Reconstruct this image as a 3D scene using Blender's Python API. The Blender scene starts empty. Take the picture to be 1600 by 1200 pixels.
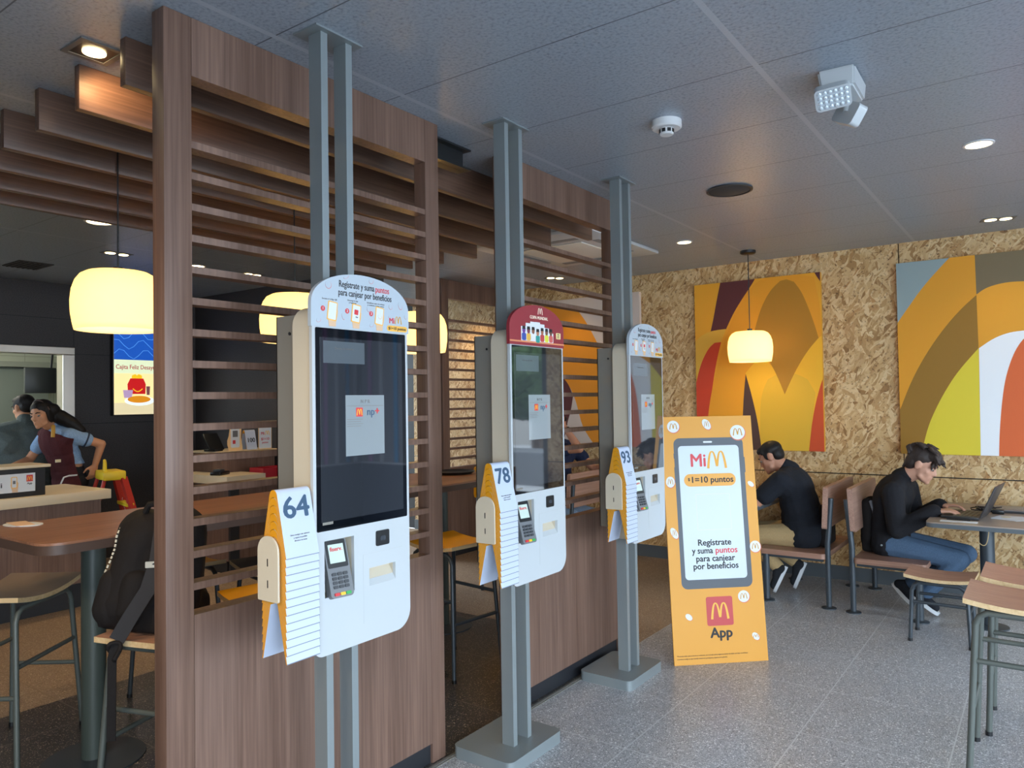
import bpy, bmesh, math, random
from mathutils import Vector as V, Matrix
random.seed(7)
sc = bpy.context.scene
COL = sc.collection
PI = math.pi
H = 1.5            # camera height
CZ = 2.705         # ceiling height

# ------------------------------------------------------------------ camera
def cam_axes(yaw, pitch, roll):
    cy, sy = math.cos(yaw), math.sin(yaw)
    f0, r0, u0 = V((-sy, cy, 0)), V((cy, sy, 0)), V((0, 0, 1))
    cp, sp = math.cos(pitch), math.sin(pitch)
    f, u = f0*cp + u0*sp, u0*cp - f0*sp
    cr, sr = math.cos(roll), math.sin(roll)
    return r0*cr + u*sr, u*cr - r0*sr, f
cr_, cu_, cf_ = cam_axes(math.radians(35.8549), math.radians(1.36117), math.radians(-.8941))
cam_d = bpy.data.cameras.new('camera'); cam = bpy.data.objects.new('camera', cam_d); COL.objects.link(cam)
cam_d.sensor_width = 36; cam_d.lens = 1164.25/1600*36; cam_d.clip_start = .05
m = Matrix((cr_, cu_, -cf_)).transposed().to_4x4(); m.translation = V((0, 0, H)); cam.matrix_world = m
sc.camera = cam

# ------------------------------------------------------------------ light and exposure
sc.view_settings.view_transform = 'Standard'; sc.view_settings.look = 'None'
sc.view_settings.gamma = 1; sc.view_settings.use_curve_mapping = False
EXPO = 1.55
sc.view_settings.exposure = EXPO
sc.cycles.use_denoising = True
sc.cycles.max_bounces = 8
sc.cycles.sample_clamp_indirect = 6
def lin(h):
    if not isinstance(h, str): return tuple(h)
    h = h.lstrip('#'); o = []
    for i in (0, 2, 4):
        c = int(h[i:i+2], 16)/255
        o.append(c/12.92 if c <= .04045 else ((c+.055)/1.055)**2.4)
    return tuple(o)
SKY = 4.9
w = bpy.data.worlds.new('sky'); sc.world = w; w.use_nodes = True
bg = w.node_tree.nodes['Background']; bg.inputs[0].default_value = (.74, .87, 1, 1); bg.inputs[1].default_value = SKY
def area(name, loc, rot, sx, sy, power, col, portal=False, spread=PI):
    l = bpy.data.lights.new(name, 'AREA'); l.shape = 'RECTANGLE'; l.size = sx; l.size_y = sy
    l.energy = power; l.color = col; l.cycles.is_portal = portal; l.spread = spread
    o = bpy.data.objects.new(name, l); COL.objects.link(o); o.location = loc; o.rotation_euler = rot
    return o
# daylight enters through the glazed openings: portals over them
area('window_portal', (3.58, 1.3, 1.36), (0, PI/2, 0), 2.6, 7.4, 1, (1, 1, 1), True)
area('window_portal', (2.2, -2.48, 1.36), (PI/2, 0, 0), 2.7, 2.6, 1, (1, 1, 1), True)
area('window_portal', (1.4, 6.62, 1.5), (-PI/2, 0, 0), 1.2, 2.2, 1, (1, 1, 1), True)
def spot(name, loc, tgt, power, col, ang, blend=.6, rad=.04):
    l = bpy.data.lights.new(name, 'SPOT'); l.energy = power; l.color = col; l.spot_size = math.radians(ang)
    l.spot_blend = blend; l.shadow_soft_size = rad
    o = bpy.data.objects.new(name, l); COL.objects.link(o); o.location = loc
    o.rotation_euler = (V(tgt)-V(loc)).to_track_quat('-Z', 'Y').to_euler(); return o
def point(name, loc, power, col, rad=.05):
    l = bpy.data.lights.new(name, 'POINT'); l.energy = power; l.color = col; l.shadow_soft_size = rad
    o = bpy.data.objects.new(name, l); COL.objects.link(o); o.location = loc; return o
WARM = (1, .72, .42)

# ------------------------------------------------------------------ materials
MATS = {}
def nm(name):
    mt = bpy.data.materials.new(name); mt.use_nodes = True
    nt = mt.node_tree; return mt, nt, nt.nodes['Principled BSDF']
def M(name, col='808080', rough=.5, metal=0, emis=None, es=0, spec=.5, coat=0, alpha=1, trans=0):
    if name in MATS: return MATS[name]
    mt, nt, b = nm(name)
    b.inputs['Base Color'].default_value = (*lin(col), 1); b.inputs['Roughness'].default_value = rough
    b.inputs['Metallic'].default_value = metal; b.inputs['Specular IOR Level'].default_value = spec
    b.inputs['Coat Weight'].default_value = coat; b.inputs['Alpha'].default_value = alpha
    b.inputs['Transmission Weight'].default_value = trans
    if emis: b.inputs['Emission Color'].default_value = (*lin(emis), 1); b.inputs['Emission Strength'].default_value = es*2**-EXPO
    MATS[name] = mt; return mt
def nd(nt, t, **k):
    n = nt.nodes.new(t)
    for a, v in k.items(): setattr(n, a, v)
    return n
def ramp(nt, stops, interp='LINEAR'):
    r = nd(nt, 'ShaderNodeValToRGB'); r.color_ramp.interpolation = interp; e = r.color_ramp.elements
    while len(e) < len(stops): e.new(.5)
    for x, (p, c) in zip(e, stops): x.position = p; x.color = (*lin(c), 1)
    return r
def coords(nt, scale, rot=(0, 0, 0), kind='Object'):
    tc = nd(nt, 'ShaderNodeTexCoord'); mp = nd(nt, 'ShaderNodeMapping')
    mp.inputs['Scale'].default_value = scale; mp.inputs['Rotation'].default_value = rot
    nt.links.new(tc.outputs[kind], mp.inputs[0]); return mp
def bump(nt, b, src, strength, dist=.002):
    n = nd(nt, 'ShaderNodeBump'); n.inputs['Strength'].default_value = strength; n.inputs['Distance'].default_value = dist
    nt.links.new(src, n.inputs['Height']); nt.links.new(n.outputs[0], b.inputs['Normal'])
def mixc(nt, fac, a, b_):
    n = nd(nt, 'ShaderNodeMix', data_type='RGBA')
    if isinstance(fac, float): n.inputs[0].default_value = fac
    else: nt.links.new(fac, n.inputs[0])
    for s, i in ((a, 6), (b_, 7)):
        if isinstance(s, (tuple, str)): n.inputs[i].default_value = (*lin(s), 1)
        else: nt.links.new(s, n.inputs[i])
    return n.outputs[2]
def wood(name, cols, axis, rough=.42, fine=90, broad=9):
    """laminate with straight grain along one axis"""
    mt, nt, b = nm(name)
    s = [fine]*3; s[axis] = 2.2; s2 = [broad]*3; s2[axis] = .35
    n1 = nd(nt, 'ShaderNodeTexNoise'); n1.inputs['Scale'].default_value = 1; n1.inputs['Detail'].default_value = 5
    nt.links.new(coords(nt, s).outputs[0], n1.inputs[0])
    n2 = nd(nt, 'ShaderNodeTexNoise'); n2.inputs['Scale'].default_value = 1; n2.inputs['Detail'].default_value = 3
    nt.links.new(coords(nt, s2).outputs[0], n2.inputs[0])
    ad = nd(nt, 'ShaderNodeMath', operation='ADD')
    m1 = nd(nt, 'ShaderNodeMath', operation='MULTIPLY'); m1.inputs[1].default_value = .55
    m2 = nd(nt, 'ShaderNodeMath', operation='MULTIPLY'); m2.inputs[1].default_value = .48
    nt.links.new(n1.outputs[0], m1.inputs[0]); nt.links.new(n2.outputs[0], m2.inputs[0])
    nt.links.new(m1.outputs[0], ad.inputs[0]); nt.links.new(m2.outputs[0], ad.inputs[1])
    r = ramp(nt, [(.34, cols[0]), (.52, cols[1]), (.70, cols[2])]); nt.links.new(ad.outputs[0], r.inputs[0])
    nt.links.new(r.outputs[0], b.inputs['Base Color']); b.inputs['Roughness'].default_value = rough
    bump(nt, b, n1.outputs[0], .12, .001); MATS[name] = mt; return mt
W3 = ('573f33', '6b5246', '7e6254')
WOODZ = wood('walnut_laminate_upright', W3, 2)
WOODY = wood('walnut_laminate_lengthwise', ('4a372e', '62493c', '765a4b'), 1)
WOODX = wood('walnut_laminate_crosswise', ('6a4a3b', '8a6450', 'a37c66'), 0)
TABW = wood('brown_table_laminate', ('6d4a38', '8a614a', 'a0745b'), 1, .35)
PLY = wood('plywood_edge', ('b99a6d', 'cdb084', 'd8bf95'), 1, .5)
SEATW = wood('stool_seat_wood', ('9a7260', 'b0866f', 'c1977f'), 0, .38)
BENCHX = wood('bench_wood_crosswise', ('82604f', '9a7563', 'ad8875'), 0, .4)
BENCHY = wood('bench_wood_lengthwise', ('86675a', '9f7d6d', 'b28f7e'), 1, .4)
def osb():
    mt, nt, b = nm('oriented_strand_board')
    prev = None
    for i, (ang, sx, sz, seed) in enumerate(((.35, 8.5, 34, 0), (-.6, 8, 30, 3.1), (1.25, 9, 36, 7.7), (2.1, 8.5, 32, 11.3), (.95, 13, 60, 17))):
        # distort a little, then stretched cells are the strands
        mp = coords(nt, (1, 1, 1)); mp.inputs['Location'].default_value = (seed, seed*.7, seed*1.3)
        ns = nd(nt, 'ShaderNodeTexNoise'); ns.inputs['Scale'].default_value = 5; nt.links.new(mp.outputs[0], ns.inputs[0])
        av = nd(nt, 'ShaderNodeVectorMath', operation='MULTIPLY_ADD'); av.inputs[1].default_value = (.14, .14, .14)
        nt.links.new(ns.outputs[1], av.inputs[0]); nt.links.new(mp.outputs[0], av.inputs[2])
        rt = nd(nt, 'ShaderNodeVectorRotate', rotation_type='Y_AXIS'); rt.inputs['Angle'].default_value = ang
        nt.links.new(av.outputs[0], rt.inputs[0])
        ml = nd(nt, 'ShaderNodeVectorMath', operation='MULTIPLY'); ml.inputs[1].default_value = (sx, .01, sz)
        nt.links.new(rt.outputs[0], ml.inputs[0])
        vo = nd(nt, 'ShaderNodeTexVoronoi', feature='F1'); vo.inputs['Scale'].default_value = 1
        nt.links.new(ml.outputs[0], vo.inputs[0])
        sp = nd(nt, 'ShaderNodeSeparateColor'); nt.links.new(vo.outputs['Color'], sp.inputs[0])
        r = ramp(nt, [(0, '8a6439'), (.06, 'a27b4b'), (.3, 'bb9765'), (.6, 'cbab7b'), (.86, 'd9bf92'), (1, 'ad7f4a')])
        nt.links.new(sp.outputs[0], r.inputs[0])
        if prev is None: prev = r.outputs[0]
        else:
            gt = nd(nt, 'ShaderNodeMath', operation='GREATER_THAN'); gt.inputs[1].default_value = .62
            nt.links.new(sp.outputs[1], gt.inputs[0])
            prev = mixc(nt, gt.outputs[0], prev, r.outputs[0])
        last = vo
    n = nd(nt, 'ShaderNodeTexNoise'); n.inputs['Scale'].default_value = 60; n.inputs['Detail'].default_value = 4
    nt.links.new(coords(nt, (1, 1, 1)).outputs[0], n.inputs[0])
    r2 = ramp(nt, [(.3, '6b4a2a'), (.42, 'ffffff')]); nt.links.new(n.outputs[0], r2.inputs[0])
    mx = nd(nt, 'ShaderNodeMix', data_type='RGBA', blend_type='MULTIPLY'); mx.inputs[0].default_value = .7
    nt.links.new(prev, mx.inputs[6]); nt.links.new(r2.outputs[0], mx.inputs[7])
    nt.links.new(mx.outputs[2], b.inputs['Base Color']); b.inputs['Roughness'].default_value = .55
    bump(nt, b, prev, .25, .002); MATS['osb'] = mt; return mt
OSB = osb()
def grid_mask(nt, offx, offy, pitchx, pitchy, wx, wy):
    """1 on the joint lines of a tile grid laid in x and y"""
    tc = nd(nt, 'ShaderNodeTexCoord'); sp = nd(nt, 'ShaderNodeSeparateXYZ'); nt.links.new(tc.outputs['Object'], sp.inputs[0])
    outs = []
    for k, off, p, wd in ((0, offx, pitchx, wx), (1, offy, pitchy, wy)):
        a = nd(nt, 'ShaderNodeMath', operation='SUBTRACT'); a.inputs[1].default_value = off - wd/2; nt.links.new(sp.outputs[k], a.inputs[0])
        f = nd(nt, 'ShaderNodeMath', operation='FLOORED_MODULO'); f.inputs[1].default_value = p; nt.links.new(a.outputs[0], f.inputs[0])
        l = nd(nt, 'ShaderNodeMath', operation='LESS_THAN'); l.inputs[1].default_value = wd; nt.links.new(f.outputs[0], l.inputs[0])
        outs.append(l.outputs[0])
    return outs
def terrazzo(name, base, dark, light, grout, rough, lt=.93, dt=.2, grid=True):
    mt, nt, b = nm(name)
    c = coords(nt, (1, 1, 1))
    cols = None
    for sc_, hi, lo in ((340, lt-.02, dt), (170, lt+.03, dt*.35)):
        vo = nd(nt, 'ShaderNodeTexVoronoi', feature='F1'); vo.inputs['Scale'].default_value = sc_; nt.links.new(c.outputs[0], vo.inputs[0])
        sp = nd(nt, 'ShaderNodeSeparateColor'); nt.links.new(vo.outputs['Color'], sp.inputs[0])
        g = nd(nt, 'ShaderNodeMath', operation='GREATER_THAN'); g.inputs[1].default_value = hi; nt.links.new(sp.outputs[0], g.inputs[0])
        l = nd(nt, 'ShaderNodeMath', operation='LESS_THAN'); l.inputs[1].default_value = lo; nt.links.new(sp.outputs[1], l.inputs[0])
        cols = mixc(nt, l.outputs[0], cols or base, dark); cols = mixc(nt, g.outputs[0], cols, light)
    no = nd(nt, 'ShaderNodeTexNoise'); no.inputs['Scale'].default_value = 1.3; no.inputs['Detail'].default_value = 3
    nt.links.new(c.outputs[0], no.inputs[0])
    if grid:
        gx, gy = grid_mask(nt, -.95, 2.9, .575, .5725, .006, .006)
        mx = nd(nt, 'ShaderNodeMath', operation='MAXIMUM'); nt.links.new(gx, mx.inputs[0]); nt.links.new(gy, mx.inputs[1])
        cols = mixc(nt, mx.outputs[0], cols, grout)
    nt.links.new(cols, b.inputs['Base Color'])
    rr = nd(nt, 'ShaderNodeMapRange'); rr.inputs[3].default_value = rough-.06; rr.inputs[4].default_value = rough+.1
    nt.links.new(no.outputs[0], rr.inputs[0]); nt.links.new(rr.outputs[0], b.inputs['Roughness'])
    MATS[name] = mt; return mt
FLOOR_G = terrazzo('grey_terrazzo', 'a2a5ab', '75777c', 'e2e4e6', 'c0c4c8', .3)
FLOOR_D = terrazzo('dark_terrazzo', '3c3a3b', '232223', 'b8aa98', '6a6460', .28, .965, .15)
FLOOR_T = terrazzo('tan_terrazzo', '9b8570', '776553', 'cdbca4', '8c7860', .4, .95, .2)
def ceiling_mat():
    mt, nt, b = nm('grey_ceiling_tiles')
    gx, gy = grid_mask(nt, -.835, 2.1, 1.19, .595, .022, .005)
    n = nd(nt, 'ShaderNodeTexNoise'); n.inputs['Scale'].default_value = 85; n.inputs['Detail'].default_value = 3
    nt.links.new(coords(nt, (1, 1, 1)).outputs[0], n.inputs[0])
    r = ramp(nt, [(.3, '76808c'), (.44, '8c97a3'), (.62, '96a1ad')]); nt.links.new(n.outputs[0], r.inputs[0])
    c = mixc(nt, gy, r.outputs[0], '4d555f'); c = mixc(nt, gx, c, 'a2abb4')
    nt.links.new(c, b.inputs['Base Color']); b.inputs['Roughness'].default_value = .34; b.inputs['Specular IOR Level'].default_value = .55
    bump(nt, b, n.outputs[0], .25, .002); MATS['ceiling'] = mt; return mt
CEIL = ceiling_mat()
def fabric(name, col, sc_=300, rough=.9, amt=.3):
    mt, nt, b = nm(name)
    n = nd(nt, 'ShaderNodeTexNoise'); n.inputs['Scale'].default_value = sc_; n.inputs['Detail'].default_value = 3
    nt.links.new(coords(nt, (1, 1, 1)).outputs[0], n.inputs[0])
    c = lin(col); r = ramp(nt, [(.3, tuple(x*(1-amt) for x in c)), (.7, tuple(min(1, x*(1+amt)) for x in c))])
    nt.links.new(n.outputs[0], r.inputs[0]); nt.links.new(r.outputs[0], b.inputs['Base Color'])
    b.inputs['Roughness'].default_value = rough; b.inputs['Specular IOR Level'].default_value = .25
    n2 = nd(nt, 'ShaderNodeTexNoise'); n2.inputs['Scale'].default_value = 16; n2.inputs['Detail'].default_value = 2
    nt.links.new(coords(nt, (1, 1, .7)).outputs[0], n2.inputs[0]); bump(nt, b, n2.outputs[0], .55, .012)
    MATS[name] = mt; return mt
def darkwall():
    mt, nt, b = nm('charcoal_textured_wall')
    n = nd(nt, 'ShaderNodeTexNoise'); n.inputs['Scale'].default_value = 120; n.inputs['Detail'].default_value = 2
    nt.links.new(coords(nt, (1, 1, 1)).outputs[0], n.inputs[0])
    r = ramp(nt, [(.35, '353233'), (.65, '474344')]); nt.links.new(n.outputs[0], r.inputs[0])
    nt.links.new(r.outputs[0], b.inputs['Base Color']); b.inputs['Roughness'].default_value = .6
    bump(nt, b, n.outputs[0], .3); return mt
DARKW = darkwall()
def kitchen_tile():
    mt, nt, b = nm('kitchen_wall_tiles')
    br = nd(nt, 'ShaderNodeTexBrick'); br.offset = 0
    br.inputs['Color1'].default_value = (*lin('a9ad9c'), 1); br.inputs['Color2'].default_value = (*lin('a3a796'), 1)
    br.inputs['Mortar'].default_value = (*lin('8b8f80'), 1); br.inputs['Scale'].default_value = 1
    br.inputs['Brick Width'].default_value = .3; br.inputs['Row Height'].default_value = .3; br.inputs['Mortar Size'].default_value = .004
    tc = nd(nt, 'ShaderNodeTexCoord'); sp = nd(nt, 'ShaderNodeSeparateXYZ'); cb = nd(nt, 'ShaderNodeCombineXYZ')
    nt.links.new(tc.outputs['Object'], sp.inputs[0]); nt.links.new(sp.outputs[1], cb.inputs[0]); nt.links.new(sp.outputs[2], cb.inputs[1])
    nt.links.new(cb.outputs[0], br.inputs[0]); nt.links.new(br.outputs[0], b.inputs['Base Color']); b.inputs['Roughness'].default_value = .3
    return mt
KTILE = kitchen_tile()
WHITE = M('white_plastic', 'd6d8da', .32)
FROSTW = M('white_lacquer', 'b6bcc0', .28, coat=.15)
CREAM = M('cream_shell', 'c6bca8', .4)
STEEL = M('brushed_aluminium', '858e91', .4, .35)
GREYM = M('grey_painted_steel', '7f7c75', .42, .2)
LEGG = M('grey_green_powder_coat', '535955', .45, .1)
LEGD = M('slate_powder_coat', '3b434a', .4, .2)
BLACK = M('black_plastic', '16181b', .35)
BLACKM = M('black_laminate', '1b1d22', .5)
GLASSB = M('dark_display_glass', '0c0f14', .03, spec=1, coat=1)
GOLD = M('golden_yellow', 'f2b632', .5)
REDP = M('sign_red', 'c8373c', .5)
INK = M('black_ink', '1c1c1e', .6)
INKG = M('grey_ink', '6a6a6a', .6)
NAVY = M('slate_blue_ink', '35506a', .6)
PAPER = M('white_card', 'd2d6da', .6)
TENTW = M('pale_blue_white_card', 'b9c4d8', .5)
TENTY = M('amber_card', 'd08f16', .5)
YELLOW = M('yellow_plastic', 'f0b31c', .35)
BULB = M('lamp_glow', 'ffffff', .5, emis='ffe2a8', es=14)
IVORY = M('ivory_counter_top', 'd9c9ab', .35)

# ------------------------------------------------------------------ mesh helpers
def obj(name, bm, mats, parent=None, smooth=False, loc=None):
    me = bpy.data.meshes.new(name)
    bmesh.ops.recalc_face_normals(bm, faces=bm.faces[:])
    bm.to_mesh(me); bm.free()
    for mt in (mats if isinstance(mats, (list, tuple)) else [mats]): me.materials.append(mt)
    if smooth:
        for p in me.polygons: p.use_smooth = True
        if smooth != 'all': me.set_sharp_from_angle(angle=math.radians(38))
    o = bpy.data.objects.new(name, me); COL.objects.link(o)
    if parent: o.parent = parent
    if loc: o.location = loc
    return o
def thing(name, label, cat, loc=(0, 0, 0), rz=0, group=None, rx=0):
    o = bpy.data.objects.new(name, None); COL.objects.link(o); o.empty_display_size = .1
    o.location = loc; o.rotation_euler = (rx, 0, rz); return tag(o, label, cat, group)
def tag(o, label, cat, group=None):
    o['label'] = label; o['category'] = cat
    if group: o['group'] = group
    return o
def struct(name, bm, mats, parent=None, **k):
    o = obj(name, bm, mats, parent, **k)
    if not parent: o['kind'] = 'structure'
    return o
def copytree(o, parent=None):
    c = o.copy(); COL.objects.link(c)
    if parent: c.parent = parent
    for ch in list(o.children): copytree(ch, c)
    return c
def B(): return bmesh.new()
def setmi(bm, n0, mi):          # n0 = the faces that were there before
    if mi:
        for f in bm.faces:
            if f not in n0: f.material_index = mi
def box(bm, x0, x1, y0, y1, z0, z1, bev=0, mi=0, rot=None, seg=2):
    n0 = set(bm.faces)
    vs = [bm.verts.new((x, y, z)) for z in (z0, z1) for y in (y0, y1) for x in (x0, x1)]
    fs = [bm.faces.new([vs[i] for i in q]) for q in ((0, 2, 3, 1), (4, 5, 7, 6), (0, 1, 5, 4), (2, 6, 7, 3), (0, 4, 6, 2), (1, 3, 7, 5))]
    if bev:
        es = list({e for f in fs for e in f.edges})
        r = bmesh.ops.bevel(bm, geom=es, offset=bev, segments=seg, affect='EDGES', profile=.5)
        vs = list({v for v in vs if v.is_valid} | set(r['verts']))
    if rot:
        bmesh.ops.transform(bm, matrix=rot, verts=vs)
    setmi(bm, n0, mi); return bm
def prism(bm, pts, to3, d0, d1, mi=0):
    """polygon (2-D points) extruded between depths d0 and d1; to3(u, v, d) gives the 3-D point"""
    n0 = set(bm.faces)
    a = [bm.verts.new(to3(u, v, d0)) for u, v in pts]; b = [bm.verts.new(to3(u, v, d1)) for u, v in pts]
    bm.faces.new(a); bm.faces.new(list(reversed(b)))
    n = len(pts)
    for i in range(n): bm.faces.new((a[i], b[i], b[(i+1) % n], a[(i+1) % n]))
    setmi(bm, n0, mi); return bm
def rrect(x0, x1, y0, y1, r, n=6):
    if not isinstance(r, (list, tuple)): r = [r]*4      # bl, br, tr, tl
    out = []
    for (cx, cy, a0), q in zip(((x0, y0, PI), (x1, y0, 1.5*PI), (x1, y1, 0), (x0, y1, .5*PI)), r):
        if q <= 1e-6: out.append((cx, cy)); continue
        ox = cx + q*(1 if cx == x0 else -1); oy = cy + q*(1 if cy == y0 else -1)
        out += [(ox + q*math.cos(a0+i*PI/2/n), oy + q*math.sin(a0+i*PI/2/n)) for i in range(n+1)]
    return out
def disc(cx, cy, rx, ry=None, n=24, rot=0):
    ry = ry or rx; o = []
    for i in range(n):
        a = 2*PI*i/n; x, y = rx*math.cos(a), ry*math.sin(a)
        o.append((cx + x*math.cos(rot) - y*math.sin(rot), cy + x*math.sin(rot) + y*math.cos(rot)))
    return o
FX = lambda X: (lambda u, v, d: (X + d, u, v))          # surface facing +X : u = y, v = z
FNY = lambda Y: (lambda u, v, d: (u, Y - d, v))         # surface facing -Y : u = x, v = z
FZ = lambda Z: (lambda u, v, d: (u, v, Z + d))          # surface facing up
def frames(path, closed=False):
    pts = [V(p) for p in path]; T = []
    for i in range(len(pts)):
        a = pts[max(0, i-1)]; b = pts[min(len(pts)-1, i+1)]; T.append((b-a).normalized())
    n = T[0].orthogonal().normalized(); out = []
    for i, t in enumerate(T):
        n = (n - t*n.dot(t)).normalized() if (n - t*n.dot(t)).length > 1e-6 else t.orthogonal().normalized()
        out.append((pts[i], t, n, t.cross(n)))
    return out
def tube(bm, path, r, n=10, mi=0, cap=True):
    n0 = set(bm.faces); rings = []
    rs = r if isinstance(r, (list, tuple)) else [r]*len(path)
    for (p, t, a, b), q in zip(frames(path), rs):
        rings.append([bm.verts.new(p + (a*math.cos(2*PI*i/n) + b*math.sin(2*PI*i/n))*q) for i in range(n)])
    for A, C in zip(rings, rings[1:]):
        for i in range(n): bm.faces.new((A[i], A[(i+1) % n], C[(i+1) % n], C[i]))
    if cap: bm.faces.new(list(reversed(rings[0]))); bm.faces.new(rings[-1])
    setmi(bm, n0, mi); return bm
def cyl(bm, p, q, r0, r1=None, n=20, mi=0):
    return tube(bm, [p, q], [r0, r0 if r1 is None else r1], n, mi)
def lathe(bm, prof, c=(0, 0, 0), n=32, mi=0):
    n0 = set(bm.faces); c = V(c); rings = []
    for r, z in prof:
        if r < 1e-6: rings.append([bm.verts.new(c + V((0, 0, z)))])
        else: rings.append([bm.verts.new(c + V((r*math.cos(2*PI*i/n), r*math.sin(2*PI*i/n), z))) for i in range(n)])
    for A, C in zip(rings, rings[1:]):
        for i in range(n):
            j = (i+1) % n
            if len(A) == 1 and len(C) == 1: continue
            if len(A) == 1: bm.faces.new((A[0], C[j], C[i]))
            elif len(C) == 1: bm.faces.new((A[i], A[j], C[0]))
            else: bm.faces.new((A[i], A[j], C[j], C[i]))
    setmi(bm, n0, mi); return bm
def capsule(bm, p, q, a, b=None, n=12, k=4):
    """tapered limb with round ends"""
    b = a if b is None else b; p, q = V(p), V(q); d = q-p
    if d.length < 1e-6: d = V((0, 0, 1e-4))
    t = d.normalized(); x = t.orthogonal().normalized(); y = t.cross(x); prof = []
    for i in range(k+1):
        s = PI/2*i/k; prof.append((p - t*a*math.cos(s), a*math.sin(s)))
    for i in range(k+1):
        s = PI/2*i/k; prof.append((q + t*b*math.sin(s), b*math.cos(s)))
    rings = []
    for c, r in prof:
        rings.append([bm.verts.new(c)] if r < 1e-6 else [bm.verts.new(c + (x*math.cos(2*PI*i/n)+y*math.sin(2*PI*i/n))*r) for i in range(n)])
    for A, C in zip(rings, rings[1:]):
        for i in range(n):
            j = (i+1) % n
            if len(A) == 1: bm.faces.new((A[0], C[j], C[i]))
            elif len(C) == 1: bm.faces.new((A[i], A[j], C[0]))
            else: bm.faces.new((A[i], A[j], C[j], C[i]))
    return bm
def ell(bm, c, ax, n=16):
    """ellipsoid: ax = three axis vectors"""
    r = bmesh.ops.create_uvsphere(bm, u_segments=n, v_segments=n//2+2, radius=1)
    mt = Matrix((V(ax[0]), V(ax[1]), V(ax[2]))).transposed().to_4x4(); mt.translation = V(c)
    bmesh.ops.transform(bm, matrix=mt, verts=r['verts']); return bm
def evaluated(o, name):
    dg = bpy.context.evaluated_depsgraph_get(); dg.update()
    me = bpy.data.meshes.new_from_object(o.evaluated_get(dg)); me.name = name; return me
def blob(name, bm, mt, parent=None, vox=.007, it=5, fac=.5):
    """weld overlapping solids into one smooth continuous surface"""
    o = obj(name, bm, mt, None)
    r = o.modifiers.new('r', 'REMESH'); r.mode = 'VOXEL'; r.voxel_size = vox
    s = o.modifiers.new('s', 'SMOOTH'); s.iterations = it; s.factor = fac
    me = evaluated(o, name); o.modifiers.clear(); old = o.data; o.data = me; bpy.data.meshes.remove(old)
    if not me.materials: me.materials.append(mt)
    for p in me.polygons: p.use_smooth = True
    if parent: o.parent = parent
    return o
def cut(o, cutters):   # cutters share the solid's parent frame
    """open pockets in a solid"""
    tmp = []
    for bm in cutters:
        c = obj('cutter', bm, WHITE, o.parent); tmp.append(c)
        mo = o.modifiers.new('b', 'BOOLEAN'); mo.operation = 'DIFFERENCE'; mo.object = c; mo.solver = 'EXACT'
    me = evaluated(o, o.name); o.modifiers.clear(); old = o.data; o.data = me; bpy.data.meshes.remove(old)
    for c in tmp:
        d = c.data; bpy.data.objects.remove(c); bpy.data.meshes.remove(d)
def text(s, size, mt, parent, to, bold=0.0, align='CENTER', ext=.0004, name='lettering', sx=1, fit=None):
    """raised lettering; to = (origin, right, up); bold thickens the strokes; fit = wanted width"""
    cu = bpy.data.curves.new('t', 'FONT'); cu.body = s; cu.size = size; cu.extrude = ext
    cu.align_x = align; cu.align_y = 'CENTER'; cu.resolution_u = 3
    o = bpy.data.objects.new('t', cu); COL.objects.link(o)
    me = evaluated(o, name); bpy.data.objects.remove(o); bpy.data.curves.remove(cu)
    if fit:
        xs = [v.co.x for v in me.vertices]; sx = fit/(max(xs)-min(xs))
    og, rt, up = V(to[0]), V(to[1]).normalized(), V(to[2]).normalized()
    mt4 = Matrix((rt*sx, up, rt.cross(up))).transposed().to_4x4(); mt4.translation = og
    if bold:
        bm = B(); k = bold*size
        for i, (a, b) in enumerate(((0, 0), (k, 0), (-k, 0), (0, k*.8), (0, -k*.8))):
            n0 = len(bm.verts); bm.from_mesh(me); bmesh.ops.translate(bm, vec=(a, b, i*ext*.02), verts=list(bm.verts)[n0:])
        bm.to_mesh(me); bm.free()
    me.transform(mt4); me.materials.clear(); me.materials.append(mt)
    r = bpy.data.objects.new(name, me); COL.objects.link(r)
    if parent: r.parent = parent
    return r
def ribbon(pts, ws):
    L, R_ = [], []
    for i in range(len(pts)):
        a = V(pts[max(0, i-1)]+(0,)); b = V(pts[min(len(pts)-1, i+1)]+(0,)); t = (b-a).normalized(); n = V((-t.y, t.x, 0))
        c = V(pts[i]+(0,)); L.append(tuple((c+n*ws[i]/2)[:2])); R_.append(tuple((c-n*ws[i]/2)[:2]))
    return L + R_[::-1]
def arches(bm, cx, cy, w_, h, to3, d0, d1, mi=0, slant=0):
    """the golden double arch"""
    k = 14
    for s in (-1, 1):
        pts = []; ws = []
        for i in range(k+1):
            t = -1 + 2*i/k                                      # outer foot .. inner foot
            x = .25 + .25*(-t); y = (1 - abs(t)**2.5)
            if t > 0: y = max(y, .12*t) if t > .97 else y
            pts.append((cx + s*(x)*w_*.92 + slant*y*h, cy + y*h*.96)); ws.append(w_*(.13 if t < 0 else .12)*(1 - .45*(1-abs(t))))
        prism(bm, ribbon(pts, ws), to3, d0, d1 + s*.00005, mi)
    return bm
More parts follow.
